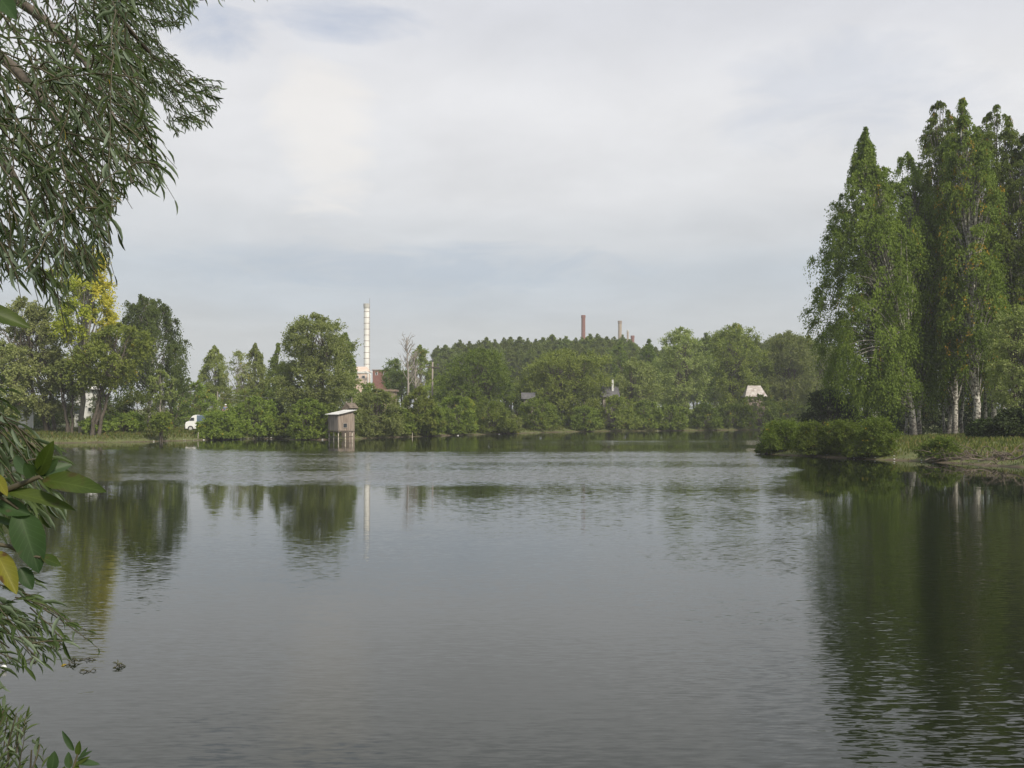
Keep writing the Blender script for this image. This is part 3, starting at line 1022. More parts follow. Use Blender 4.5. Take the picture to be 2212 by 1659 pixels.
for (dd, drop, _) in rows:
    px = 938.0 + rngw.uniform(0, 10)
    while px < 1800:
        d = dd + rngw.uniform(-8, 8)
        top = np.interp(px, sx_, sy_) + drop + rngw.uniform(-4, 8)
        x = X(px, d)
        g = hz(x, d)
        s = (Z(top, d) - g) / 20
        k = int(rngw.integers(4))
        wdt = s * rngw.uniform(.85, 1.15)
        rz = rngw.uniform(0, 6.28)
        place = next(nm for lim, nm in ((985, 'at its left end'), (1110, 'above the dark round alder'), (1245, 'left of the tallest brick chimney'),
                                        (1275, 'at the foot of the tallest brick chimney'), (1325, 'between the two tallest brick chimneys'),
                                        (1400, 'in front of the lower brick chimneys'), (1560, 'behind the double-topped willow'),
                                        (9999, 'behind the tall and round willows')) if px < lim)
        wood_lab = ('tree of the distant wood ' if dd == 245 else 'front-row tree of the distant wood ') + place
        if k not in first:
            t_ = thing('wood_tree', wood_lab, 'tree', (x, d, g), rz, 'trees of the distant wood')
            link('trunk', protos[k][0], t_)
            link('crown', protos[k][1], t_)
            t_.scale = (wdt, wdt, s)
            first[k] = t_
        else:
            copy_tree(first[k], (x, d, g), (wdt, wdt, s), rz, wood_lab, 'trees of the distant wood')
        px += rngw.uniform(13, 21) * (1 if dd != 228 else 1.3)
        cnt += 1
# low trees closing the horizon farther left
low_lab = 'low distant tree on the horizon behind the left bank gardens'
for px in np.arange(370, 960, 30):
    d = 250 + rngw.uniform(-20, 20)
    top = 838 + rngw.uniform(-10, 8)
    x = X(px, d)
    g = hz(x, d)
    s = (Z(top, d) - g) / 20
    copy_tree(first[int(rngw.integers(4))], (x, d, g), (s * 1.5, s * 1.5, s), rngw.uniform(0, 6), low_lab, 'low trees on the left horizon')
dark_lab = [('dark fir-like tree standing in the distant wood above the broad willow', 1340, 735, 205),
            ('dark tree top between the double-topped willow and the tall willow', 1525, 716, 200),
            ('dark pointed tree in front of the wood just right of the smallest chimney', 1402, 732, 205)]
for k, (lab, px, top, d) in enumerate(dark_lab):
    plant_tree('leafy_tree', lab, 'tree', px, top, 46, d, 860, prof='narrow', n_t=80, twigs=10, per=11, leaf=.34, seed=300 + k, mat='alder',
               rc=1.1)

# ---- near birches on the right-hand spit
BPA = [(0, .8), (.10, .95), (.2, 1), (.38, 1), (.5, .9), (.6, .76), (.7, .56), (.78, .42), (.86, .30), (.94, .17), (1, .03)]
BPN = [(0, .75), (.2, 1), (.4, .98), (.55, .95), (.7, .82), (.82, .62), (.92, .42), (1, .14)]
plant_tree('birch_tree', 'leftmost near birch with the broad drooping cone reaching over the water', 'tree', 1868, 268, 262, 80, 860, base=1975, lp=.15,
           prof=BPA, lamp=.24, n_t=520, twigs=12, per=15, leaf=.185, seed=401, mat='birch', bark='birch_bark', strand=1.5, rc=1.05, droop=.4, up=0.1,
           yel=.006, trunk_r=.24, shell=.25)
plant_tree('birch_tree', 'smaller birch trunk and crown tucked right behind the leftmost near birch', 'tree', 1958, 322, 185, 82, 830, base=1988, lp=.5,
           prof=BPN, n_t=320, twigs=11, per=13, leaf=.185, seed=402, mat='birch', bark='birch_bark', strand=1.3, rc=.95, droop=.4, yel=.006,
           trunk_r=.15)
plant_tree('birch_tree', 'tall birch whose pointed top is the left one of the three highest', 'tree', 2026, 212, 175, 83, 800, base=2062,
           prof=BPN, n_t=420, twigs=12, per=12, leaf=.185, seed=403, mat='birch', bark='birch_bark', strand=.7, rc=.85, lamp=.08, droop=.3, yel=.03,
           trunk_r=.22, shell=.25)
plant_tree('birch_tree', 'highest birch, its white forked stem showing up the middle of the crown', 'tree', 2079, 200, 150, 78, 810, base=2105,
           lamp=.09, prof=[(0, .85), (.2, 1), (.4, .9), (.6, .85), (.75, .7), (.85, .45), (.93, .27), (1, .05)], n_t=340, twigs=12, per=13, leaf=.185,
           seed=404, mat='birch', bark='birch_bark', strand=.6, rc=1.0, droop=.3, yel=.05, trunk_r=.26, shell=.4)
plant_tree('birch_tree', 'broad-topped birch right of the highest one', 'tree', 2150, 222, 195, 84, 810, base=2150,
           prof=BPN, n_t=430, twigs=12, per=12, leaf=.185, seed=405, mat='birch', bark='birch_bark', strand=.7, rc=.85, lamp=.08, droop=.3, yel=.02,
           trunk_r=.2, shell=.3)
plant_tree('birch_tree', 'birch at the right edge of the photo with its crown cut by the frame', 'tree', 2225, 262, 180, 82, 810, base=2192,
           prof=BPN, n_t=380, twigs=12, per=12, leaf=.185, seed=406, mat='birch', bark='birch_bark', strand=.7, rc=.85, lamp=.08, droop=.3, yel=.01,
           trunk_r=.18, shell=.3)
plant_tree('birch_tree', 'birch at the back of the spit filling the lower crown between the tall birches', 'tree', 2090, 400, 270, 90, 850, base=2045,
           prof='round', n_t=380, twigs=11, per=13, leaf=.185, seed=407, mat='birch', bark='birch_bark', strand=.9, rc=1.2, droop=.3, yel=.012,
           trunk_r=.17, shell=.2)
plant_tree('birch_tree', 'birch filling the gap behind the two leftmost birch trunks', 'tree', 1955, 430, 220, 89, 860, base=1955,
           prof='round', n_t=330, twigs=11, per=13, leaf=.21, seed=410, mat='birch', bark='birch_bark', strand=1.0, rc=1.2, droop=.3, yel=.006,
           trunk_r=.12, shell=.2)
plant_tree('willow_tree', 'silvery willow at the right edge in front of the birches', 'tree', 2200, 655, 120, 72, 880,
           prof='round', n_t=120, twigs=11, per=13, leaf=.17, seed=408, mat='pale_willow', rc=.75, trunks=2, trunk_r=.14, shell=.3)
for k, (px, lean, d, r_) in enumerate(((2128, 20, 86, .13), (2079, 5, 88, .12), (2168, -8, 85, .12), (2040, -14, 89, .11))):
    plant_tree('birch_tree', ('white trunk right of the thick one, under the highest birch', 'thin white trunk seen behind the thick trunk of the highest birch',
               'thin leaning white trunk second from the right edge', 'thin dark-patched trunk left of the thick white trunk')[k] , 'tree', px + lean, 520, 90, d, 800,
               base=px, prof='round', n_t=70, twigs=10, per=12, leaf=.18, seed=420 + k, mat='birch', bark='birch_bark', strand=.8, rc=1.0,
               trunk_r=r_, yel=.01)
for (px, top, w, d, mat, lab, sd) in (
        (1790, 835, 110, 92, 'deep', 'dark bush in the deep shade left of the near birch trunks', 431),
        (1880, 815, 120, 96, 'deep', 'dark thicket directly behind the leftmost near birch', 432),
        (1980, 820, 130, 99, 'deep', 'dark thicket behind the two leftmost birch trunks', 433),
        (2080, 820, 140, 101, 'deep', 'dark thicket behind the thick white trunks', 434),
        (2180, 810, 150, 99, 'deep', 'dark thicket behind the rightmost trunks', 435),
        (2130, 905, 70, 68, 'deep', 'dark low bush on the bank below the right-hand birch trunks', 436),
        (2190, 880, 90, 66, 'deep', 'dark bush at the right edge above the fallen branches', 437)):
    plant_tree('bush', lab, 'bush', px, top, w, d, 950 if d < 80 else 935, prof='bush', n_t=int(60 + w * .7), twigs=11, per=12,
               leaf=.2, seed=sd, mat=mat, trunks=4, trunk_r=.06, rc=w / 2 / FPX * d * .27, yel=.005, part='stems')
for (px, top, w, d, bot, lab, sd, mat) in (
        (1692, 912, 92, 70.5, 980, 'spreading bush at the tip of the spit', 441, 'bush'),
        (1755, 912, 80, 74, 978, 'second bush along the spit, behind its tip', 442, 'bush'),
        (1815, 908, 84, 73, 975, 'upright bush in the middle of the spit', 443, 'bush'),
        (1893, 902, 84, 67, 980, 'pointed willow bush on the spit just left of the near birch trunks', 444, 'bush'),
        (1850, 950, 50, 66, 985, 'low dark bush at the waterline in the middle of the spit', 445, 'alder'),
        (2035, 948, 70, 67, 985, 'low grassy bush on the bank right of the two leftmost birch trunks', 446, 'bush'),
        (1655, 955, 36, 69.5, 982, 'low tuft-like bush hanging over the water at the very tip of the spit', 447, 'bush')):
    d = shore_point(px, {445: .3, 447: .1}.get(sd, .7 + sd % 2 * .5), 50)
    plant_tree('bush', lab, 'bush', px, top, w, d, bot + 12, prof='bush', n_t=int(40 + w * .7), twigs=14, per=13,
               leaf=.12, seed=sd, mat='alder' if mat == 'bush' else mat, trunks=5, trunk_r=.04, rc=w / 2 / FPX * d * .45, yel=.01, up=.9, part='stems')


# bare tree and utility pole
def bare_tree(px, top, d, seed, label, spread=1.0, pale='dead'):
    rng = np.random.default_rng(seed)
    x = X(px, d)
    g = hz(x, d)
    H = Z(top, d) - g
    tb = Tubes()
    u = np.linspace(0, 1, 9)
    P = np.stack([np.sin(u * 4) * .15, u * 0, u * H], 1)
    P[0, 2] = -.3
    tb.add(P, .24 * (1 - u) + .03, 7)
    for k in range(26):
        t0 = rng.uniform(.42, .95)
        s0 = np.array([np.sin(t0 * 4) * .15, 0, t0 * H])
        a = rng.uniform(0, 6.28)
        ln = (1 - t0 * .6) * 3.9 * spread
        dv = np.array([math.cos(a) * .55, math.sin(a) * .55, .85])
        C = s0 + dv * np.linspace(0, 1, 5)[:, None] * ln
        C[1:] += rng.normal(size=(4, 3)) * .08
        tb.add(C, .07 * (1 - np.linspace(0, 1, 5)) + .02, 4)
        for _ in range(5):
            q = C[rng.integers(1, 5)]
            dv2 = norm(dv + rng.normal(size=3) * .5)
            C2 = q + dv2 * np.linspace(0, 1, 4)[:, None] * ln * .4
            tb.add(C2, .028 * (1 - np.linspace(0, 1, 4)) + .012, 3)
    t_ = thing('bare_tree', label, 'tree', (x, d, g))
    link('trunk', tb.mesh('trunk', M[pale]), t_)
    return t_


bare_tree(880, 733, 170, 1, 'leafless whitish tree standing among green trees right of the brick building')
bare_tree(896, 765, 172, 2, 'smaller leafless tree with pinkish twigs beside the whitish bare tree', .7)


def utility_pole(px, top, d, label):
    x = X(px, d)
    g = hz(x, d)
    H = Z(top, d) - g
    t_ = thing('utility_pole', label, 'pole', (x, d, g))
    m_ = MB()
    m_.tube([(0, 0, -.4), (0, 0, H * .5), (.03, 0, H)], [.15, .13, .11], 8)
    m_.build('pole', M['planks_grey'], t_, smooth=True)
    m_ = MB()
    m_.box((0, -.14, H - .75), (1.9, .12, .14))
    m_.build('crossarm', M['dark_wood'], t_)
    for q in (-.8, 0, .8):
        m_ = MB()
        zz = H - .68 if q else H
        m_.tube([(q, -.14 if q else 0, zz), (q, -.14 if q else 0, zz + .14), (q, -.14 if q else 0, zz + .17), (q, -.14 if q else 0, zz + .42)],
                [.03, .03, .1, .07], 7)
        m_.build('insulator', M['dark_roof'], t_, smooth=True)
    return t_, H, g, x


pole, pH, pg, pxx = utility_pole(934, 782, 150, 'wooden utility pole with crossarm between the rusty-tinged birch and the alder')
for k, zc_ in enumerate((4.05, 4.75)):
    m_ = MB()
    a = np.array([X(470, 132), 132, 4.6 + .6 * k])
    b2 = np.array([X(760, 124), 124, 3.7 + .6 * k])
    u = np.linspace(0, 1, 14)[:, None]
    C = a * (1 - u) + b2 * u
    C[:, 2] -= (4 * u * (1 - u))[:, 0] * .35
    m_.tube(C, .013, 4)
    o = m_.build('overhead_wire', M['concrete'], None)
    prop(o, ('lower', 'upper')[k] + ' thin pale wire sagging in front of the largest willow', 'wire')
for k, (px_, dd_) in enumerate(((470, 132), (760, 124))):
    x = X(px_, dd_)
    g = hz(x, dd_)
    t_ = thing('wire_post', ('thin wooden post carrying the wires, hidden in bushes behind the van', 'thin pale post rising behind the stilt hut roof')[k], 'post', (x, dd_, g))
    m_ = MB()
    m_.tube([(0, 0, -.3), (0, 0, 2), (0, 0, (4.6, 3.7)[k] + .75 - g)], [.08, .07, .05], 7)
    m_.build('post', M['planks_grey'], t_, smooth=True)


# ---- chimneys and buildings
def chimney(name, px, top, wpx, d, taper, mat, label, cap_mat, bands=0, bottom=None):
    x = X(px, d)
    g = hz(x, d)
    H = Z(top, d) - g
    r1 = wpx / 2 / FPX * d
    r0 = r1 * taper
    t_ = thing(name, label, 'chimney', (x, d, g))
    m_ = MB()
    u = np.linspace(0, 1, 9)
    m_.tube([(0, 0, H * .985 * q - .5 * (q == 0)) for q in u], [r0 + (r1 - r0) * q for q in u], 24, cap=False)
    m_.build('shaft', mat, t_, smooth=True)
    m_ = MB()
    hh = max(.6, r1 * 1.2)
    m_.tube([(0, 0, H - hh * 1.5), (0, 0, H - hh), (0, 0, H - .05), (0, 0, H)], [r1 * 1.02, r1 * 1.16, r1 * 1.18, r1 * 1.02], 24)
    m_.build('cap', cap_mat, t_, smooth=False)
    for k in range(bands):
        z0 = H * (1 - .055 * (k + 1)) - 1
        if z0 < 2:
            break
        q = z0 / H
        rr = r0 + (r1 - r0) * q
        m_ = MB()
        m_.tube([(0, 0, z0), (0, 0, z0 + .2)], [rr * 1.04, rr * 1.04], 24)
        m_.build('band', M['band'], t_)
    return t_, H


wc, wH = chimney('white_chimney', 792, 656, 12, 420, 1.05, M['chimney'], 'tall slim whitish chimney with dark bands behind the largest willow', M['concrete'], 16)
m_ = MB()
m_.tube([(1.3, -.6, 1), (1.3, -.6, wH + 2.2)], .07, 5)
m_.build('lightning_rod', M['band'], wc)
chimney('brick_chimney', 1260, 681, 8.4, 560, 1.25, M['brick'], 'tallest red brick chimney rising from the distant wood', M['brick'])
chimney('brick_chimney', 1339, 693, 7.8, 600, 1.2, M['brick_pale'], 'pale patched brick chimney right of the tallest red one', M['brick_old'], 5)
chimney('slim_chimney', 1356, 713, 4.2, 600, 1.15, M['brick_pale'], 'thin grey-green chimney between the pale chimney and the short red one', M['concrete'], 4)
chimney('brick_chimney', 1366.5, 725, 7.4, 560, 1.2, M['brick'], 'short red brick chimney, rightmost of the row', M['brick'])


def house(name, label, cat, px, d, w, dep, eave_py, ridge_py, wallm, roofm, rz=0.0, flat=False, windows=(), hip=0.0, chim=None):
    x = X(px, d)
    g = hz(x, d)
    ze, zr = Z(eave_py, d) - g, Z(ridge_py, d) - g
    t_ = thing(name, label, cat, (x, d, g), rz)
    m_ = MB()
    m_.box((0, 0, ze / 2 - .2), (w, dep, ze + .4))
    wall = m_.build('wall', wallm, t_)
    m_ = MB()
    if flat:
        m_.box((0, 0, ze + .15), (w + .5, dep + .5, .3))
    else:
        e = .35
        W_, D_ = w / 2 + e, dep / 2 + e
        hx = W_ - hip
        V_ = [(-W_, -D_, ze), (W_, -D_, ze), (W_, D_, ze), (-W_, D_, ze), (-hx, 0, zr), (hx, 0, zr)]
        m_.add(V_, [(0, 1, 5, 4), (1, 2, 5), (2, 3, 4, 5), (3, 0, 4), (3, 2, 1, 0)])
    roof = m_.build('roof', roofm, t_)
    if chim:
        m_ = MB()
        m_.box((chim[0], -dep * .22, (ze + zr) / 2 + .5), (chim[1], chim[1], zr - ze + 1.0))
        m_.build('chimney', M['white'], roof)
    for (wx_, wz, ww, wh) in windows:
        m_ = MB()
        m_.box((wx_, -dep / 2 - .02, wz), (ww, .1, wh))
        f_ = m_.build('window', M['white'] if ww < 1.6 else M['dark_roof'], t_)
        m_ = MB()
        m_.box((wx_, -dep / 2 - .06, wz), (ww - .2, .06, wh - .2))
        m_.build('pane', M['glass'], f_)
    return t_


g400 = hz(X(785, 400), 400)
z0 = Z(812, 400) - g400
t_ = house('boiler_house', 'pale orange block with white trim at the foot of the tall white chimney', 'building', 781, 400, 5.6, 6, 803, 792, M['peach'],
           M['peach'], windows=((-1.2, z0 - .5, 1.2, 1.2), (1.2, z0 - .5, 1.2, 1.2)), flat=False, hip=1.2)
m_ = MB()
m_.box((0, -3.1, Z(805, 400) - g400), (6.4, .5, .7))
m_.build('cornice', M['white'], t_)
t_ = thing('pipe_rack', 'white vertical pipes and bent duct between the tall chimney and the red brick building', 'pipes', (X(800, 395), 395, hz(X(800, 395), 395)))
gg = hz(X(800, 395), 395)
for q, tp in ((-.9, 803), (0.1, 806), (1.2, 804)):
    m_ = MB()
    zt = Z(tp, 395) - gg
    m_.tube([(q, 0, 0), (q, 0, zt - .6), (q - .5, 0, zt), (q - 1.4, 0, zt)], [.22, .22, .22, .22], 8)
    m_.build('pipe', M['white'], t_, smooth=True)
house('brick_building', 'flat-topped red brick building right of the tall white chimney', 'building', 826, 380, 6.0, 8, 801, 800, M['brick'], M['brick_old'],
      flat=True, windows=((-1.6, Z(808, 380) - hz(X(826, 380), 380), .8, 1.1), (1.2, Z(808, 380) - hz(X(826, 380), 380), .8, 1.1)))
house('old_barn', 'low brown brick outbuilding above the bushes right of the stilt hut', 'building', 841, 165, 2.1, 3, 846, 844, M['brick_old'], M['brick_old'], flat=True)
house('small_house', 'house with pale stained hipped roof among the willows on the right', 'house', 1629, 171.5, 2.9, 2.6, 857, 833, M['planks'], M['pale_roof'], hip=.75)
house('small_house', 'dark-roofed house with a thin white chimney between the broad willow and the cone-shaped willow', 'house', 1317, 157, 2.2, 2.2, 858, 835, M['planks_grey'],
      M['dark_roof'], chim=(0.4, .28), hip=.2)
house('small_house', 'dark roof half hidden left of the broad leaning willow', 'house', 1141, 150.5, 1.3, 2, 862, 848, M['planks_grey'], M['dark_roof'])
house('white_house', 'white house with openings seen between the trunks of the left grove', 'house', 190, 113, 1.9, 2.4, 842, 814, M['white'], M['white'],
      windows=((-.6, 1.9, .9, 1.1), (.7, 1.9, .5, .6)))
house('white_house', 'small white-walled shed under a reddish roof at the left edge', 'shed', 56, 104, .8, 1.5, 876, 868, M['white'], M['brick'])
house('small_house', 'tiny grey roof showing above the garden bushes left of the big willow', 'house', 572, 175, 1.7, 2.5, 846, 839, M['white'], M['slate'])


# ---- stilt hut
def stilt_hut():
    d = 103.2
    px = 736
    x = X(px, d)
    t_ = thing('stilt_hut', 'weathered plank hut with a slanting pale roof on wooden stilts at the water edge', 'hut', (x, d, 0), R(-47))
    z0, s = .92, 1.72
    h = s / 2
    rng = random.Random(4)
    zl, zr_ = 2.5, 2.84
    for nm, mat, axis_, sg in (('side_wall', 'planks_grey', 1, -1), ('front_wall', 'planks', 0, 1), ('rear_wall', 'planks_grey', 1, 1), ('inner_wall', 'planks', 0, -1)):
        m_ = MB()
        nb = 11
        for k in range(nb):
            c = -h + (k + .5) * s / nb
            w = s / nb * .95
            off = rng.uniform(0, .018)
            if axis_ == 0:     # wall across y at x = sg*h
                zt = zl + (zr_ - zl) * (c + h) / s
                m_.box((sg * (h + off), c, (z0 + zt) / 2 - .02), (.03, w, zt - z0 - .04))
            else:
                zt = zl + (zr_ - zl) * (sg * h + h) / s
                m_.box((c, sg * (h + .016 + off), (z0 + zt) / 2 - .02), (w, .03, zt - z0 - .06))
        m_.build(nm, M[mat], t_)
    fl = MB()
    fl.box((0, 0, z0 - .08), (s + .24, s + .24, .1))
    fl.build('floor', M['dark_wood'], t_)
    # mono-pitch roof of three sheets, wavy
    a = math.atan2(zr_ - zl, s)
    r_ = MB()
    nn = 26
    L_ = s + .55
    V_, F_ = [], []
    for k in range(nn + 1):
        yy = -L_ / 2 + L_ * k / nn
        wv_ = .018 * math.sin(k * 1.57)
        for xx in (-L_ / 2, L_ / 2):
            V_.append((-yy, xx, (zl + zr_) / 2 + .06 + math.tan(a) * xx + wv_))
            V_.append((-yy, xx, (zl + zr_) / 2 + .02 + math.tan(a) * xx + wv_))
    for k in range(nn):
        b_ = 4 * k
        F_ += [(b_, b_ + 2, b_ + 6, b_ + 4), (b_ + 1, b_ + 5, b_ + 7, b_ + 3), (b_, b_ + 4, b_ + 5, b_ + 1), (b_ + 2, b_ + 3, b_ + 7, b_ + 6)]
    F_ += [(0, 1, 3, 2), (4 * nn, 4 * nn + 2, 4 * nn + 3, 4 * nn + 1)]
    r_.add(V_, F_)
    r_.build('roof', M['slate'], t_)
    w_ = MB()
    w_.box((h + .05, -.1, 1.42), (.03, .5, .5))
    f_ = w_.build('window', M['planks_grey'], t_)
    w_ = MB()
    w_.box((h + .075, -.1, 1.42), (.02, .38, .36))
    w_.build('pane', M['glass'], f_)
    for (sx, sy) in ((-1, -1), (1, -1), (1, 1), (-1, 1), (0, -1), (1, 0)):
        p_ = MB()
        p_.tube([(sx * h * .95, sy * h * .95, -.6), (sx * h * .93, sy * h * .93, z0 - .1)], [.06, .05], 7)
        p_.build('stilt', M['stake'], t_, smooth=True)
    for q in ((-h, -h, h, -h), (h, -h, h, h)):
        p_ = MB()
        p_.tube([(q[0] * .95, q[1] * .95 - .05, .28), (q[2] * .95 + .05, q[3] * .95, .33)], .035, 6)
        p_.build('crossbeam', M['dark_wood'], t_)
    return t_


stilt_hut()
d = 106.5
t_ = thing('gabled_shack', 'little leaning gabled shack of grey boards behind the stilt hut roof', 'shack', (X(752, d), d, hz(X(752, d), d)), R(-25))
gg = hz(X(752, d), d)
m_ = MB()
m_.box((0, 0, 1.0 - gg / 2), (.9, 1.0, 3.0 - gg))
m_.build('wall', M['planks'], t_)
m_ = MB()
zr_ = Z(870, d) - gg
m_.add([(-.8, -.8, zr_ - 1.2), (0.3, -.8, zr_), (.75, -.8, zr_ - .55), (-.8, .8, zr_ - 1.2), (.3, .8, zr_), (.75, .8, zr_ - .55)],
       [(0, 1, 4, 3), (1, 2, 5, 4), (0, 2, 1), (3, 4, 5), (0, 3, 5, 2)])
m_.build('roof', M['dead2'], t_)


# ---- van
def van():
    d = 111
    x = X(421, d)
    g = hz(x, d)
    t_ = thing('parked_van', 'small van with rounded white nose and blue-grey side parked among bushes on the left bank', 'van', (x + 1.1, d, g), R(4))
    # nose points left (-x)
    zb = .28
    H = 1.72
    out = [(-1.9, zb), (-1.93, .75), (-1.85, .98), (-1.55, 1.08), (-1.25, H - .18), (-1.08, H - .04), (-.85, H), (-.85, zb)]
    m_ = MB()
    m_.prism(out, -.78, .78)
    m_.build('cab', M['vanwhite'], t_, bevel=.05)
    m_ = MB()
    m_.prism([(-.84, zb), (-.84, H - .02), (1.9, H - .04), (2.0, H - .25), (2.05, zb)], -.76, .76)
    m_.build('body', M['vanblue'], t_, bevel=.04)
    m_ = MB()
    m_.prism([(-.9, zb), (-.9, H + .02), (-.72, H + .02), (-.72, zb)], -.8, .8)
    m_.build('door_pillar', M['vanwhite'], t_, bevel=.02)
    m_ = MB()
    m_.prism([(-1.5, 1.12), (-1.27, H - .28), (-.98, H - .28), (-.98, 1.12)], -.795, -.775)
    m_.build('side_window', M['glass'], t_)
    m_ = MB()
    m_.prism([(-1.56, 1.1), (-1.28, H - .22), (-1.25, H - .24), (-1.53, 1.08)], -.66, .66)
    m_.build('windscreen', M['glass'], t_)
    for sy in (-.55, .55):
        m_ = MB()
        m_.box((-1.93, sy, .72), (.06, .26, .16))
        m_.build('headlight', M['slate'], t_, bevel=.02)
    m_ = MB()
    m_.box((-1.95, 0, .4), (.14, 1.5, .2))
    m_.build('bumper', M['rubber'], t_, bevel=.03)
    for wx_ in (-1.35, 1.3):
        for sy in (-.72, .72):
            m_ = MB()
            m_.tube([(wx_, sy - .1, .3), (wx_, sy + .1, .3)], .3, 20)
            w_ = m_.build('wheel', M['rubber'], t_, bevel=.03)
            m_ = MB()
            yy = sy + (-.105 if sy < 0 else .105)
            m_.tube([(wx_, yy - .01, .3), (wx_, yy + .01, .3)], .17, 14)
            m_.build('rim', M['slate'], w_)
    return t_


van()


# ---- person in the garden
def skin_body(name, verts, edges, radii, mat, parent, root=0):
    me = bpy.data.meshes.new(name)
    me.from_pydata(verts, edges, [])
    o = link(name, me, parent, mat)
    sk = o.modifiers.new('skin', 'SKIN')
    sk.use_smooth_shade = True
    for i_, r_ in enumerate(radii):
        me.skin_vertices[0].data[i_].radius = (r_, r_)
        me.skin_vertices[0].data[i_].use_root = (i_ == root)
    ss_ = o.modifiers.new('sub', 'SUBSURF')
    ss_.levels = ss_.render_levels = 1
    return o


def person():
    d = 121
    x = X(486, d)
    g = hz(x, d)
    top = Z(874, d)
    # stands on a garden mound so that head and chest show over the bushes
    base = top - 1.68
    t_ = thing('person', 'person in blue top and white cap bending slightly in the garden above the shore bushes', 'person', (x, d, base))
    vs_ = [(0, 0, .95), (.03, -.03, 1.2), (.06, -.05, 1.38), (.08, -.06, 1.48), (.1, -.08, 1.6),
           (.22, -.02, 1.38), (.30, -.12, 1.12), (.33, -.3, .92), (-.12, -.06, 1.38), (-.2, -.16, 1.12), (-.16, -.34, .95),
           (.09, 0, .9), (.11, -.03, .5), (.11, 0, .05), (.12, -.14, .02), (-.09, 0, .9), (-.11, -.03, .5), (-.11, 0, .05), (-.12, -.14, .02)]
    es_ = [(0, 1), (1, 2), (2, 3), (3, 4), (2, 5), (5, 6), (6, 7), (2, 8), (8, 9), (9, 10), (0, 11), (11, 12), (12, 13), (13, 14), (0, 15), (15, 16), (16, 17), (17, 18)]
    rs_ = [.15, .14, .16, .055, .10, .06, .045, .035, .06, .045, .035, .09, .06, .045, .04, .09, .06, .045, .04]
    skin_body('body', vs_, es_, rs_, M['skin'], t_)
    skin_body('shirt', [(0, 0, .92), (.03, -.03, 1.2), (.06, -.05, 1.40), (.22, -.02, 1.38), (.29, -.1, 1.15), (-.12, -.06, 1.38), (-.19, -.15, 1.15)],
              [(0, 1), (1, 2), (2, 3), (3, 4), (2, 5), (5, 6)], [.175, .165, .175, .08, .062, .08, .062], M['shirt'], t_)
    skin_body('trousers', [(0, 0, .96), (.09, 0, .88), (.11, -.03, .5), (.11, 0, .1), (-.09, 0, .88), (-.11, -.03, .5), (-.11, 0, .1)],
              [(0, 1), (1, 2), (2, 3), (0, 4), (4, 5), (5, 6)], [.165, .11, .08, .07, .11, .08, .07], M['trousers'], t_)
    m_ = MB()
    m_.tube([(.1, -.08, 1.62), (.1, -.08, 1.68), (.1, -.08, 1.73), (.1, -.08, 1.75)], [.125, .12, .08, .02], 14)
    m_.box((.1, -.2, 1.63), (.17, .14, .02))
    m_.build('cap', M['cloth_white'], t_, smooth=True)
    m_ = MB()
    m_.add([(x_ * 1.0, y_, z_) for x_, y_, z_ in ((-1.6, -1.3, -2), (1.6, -1.3, -2), (1.6, 1.3, -2), (-1.6, 1.3, -2), (-.7, -.5, .01), (.7, -.5, .01), (.7, .5, .01), (-.7, .5, .01))],
           [(3, 2, 1, 0), (4, 5, 6, 7), (0, 1, 5, 4), (1, 2, 6, 5), (2, 3, 7, 6), (3, 0, 4, 7)])
    o = m_.build('garden_mound', mg, None)
    o.location = (x, d, base)
    prop(o, kind='structure')


person()

# ---- shore details
rng = np.random.default_rng(12)


def stone_mesh(seed, flat=.55):
    r_ = np.random.default_rng(seed)
    import bmesh
    bm = bmesh.new()
    bmesh.ops.create_icosphere(bm, subdivisions=2, radius=1)
    for v in bm.verts:
        k = 1 + .25 * math.sin(v.co.x * 3 + seed) * math.cos(v.co.y * 2.5) + r_.uniform(-.06, .06)
        v.co = v.co * k
        v.co.z *= flat
    me = bpy.data.meshes.new('stone')
    bm.to_mesh(me)
    bm.free()
    return me


st = [stone_mesh(k) for k in range(4)]
for me in st:
    me.materials.append(M['litter'])


row = [503, 509, 514, 521, 527, 536, 548, 556, 563, 570, 578, 586]
for k, px_ in enumerate(row):
    d = shore_point(px_, .35)
    x = X(px_, d)
    o = link('litter_piece', st[k % 4])
    o.location = (x, d, hz(x, d) + .05)
    s = rng.uniform(.045, .09)
    o.scale = (s * 1.3, s, s)
    o.rotation_euler = (0, 0, rng.uniform(0, 3))
    prop(o, 'small white piece of litter in the row on the mud below the round shore bush', 'litter', 'white litter on the left shore')
spots = [(332, 'white scrap lying on the shore under the small thin-trunked tree'), (440, 'white scrap on the shore below the van'),
         (697, 'white scrap on the mud just left of the stilt hut'), (989, 'white buoy-like bottle floating off the middle shore bushes'),
         (1078, 'tiny white bottle at the waterline near the end of the bush row'), (1421, 'white scrap on the far shore below the double-topped willow'),
         (1846, 'white scrap on the spit shore below the upright bush'), (1868, 'white scrap on the spit shore left of the pointed willow bush'),
         (1890, 'white plastic bag on the spit shore below the pointed willow bush'), (1932, 'white scrap on the spit shore left of the two leftmost birch trunks'),
         (1990, 'white scrap on the spit shore below the two leftmost birch trunks'), (2016, 'white scrap on the spit shore right of the two leftmost birch trunks')]
for k, (px_, lab) in enumerate(spots):
    d = shore_point(px_, -.9 if px_ in (989, 1078) else .3)
    x = X(px_, d)
    o = link('litter_piece', st[(k + 1) % 4])
    s = (.04 if px_ > 1700 else .055) * rng.uniform(.9, 1.4)
    o.location = (x, d, max(hz(x, d), 0) + s * .4)
    o.scale = (s * 1.5, s, s)
    prop(o, lab, 'litter')
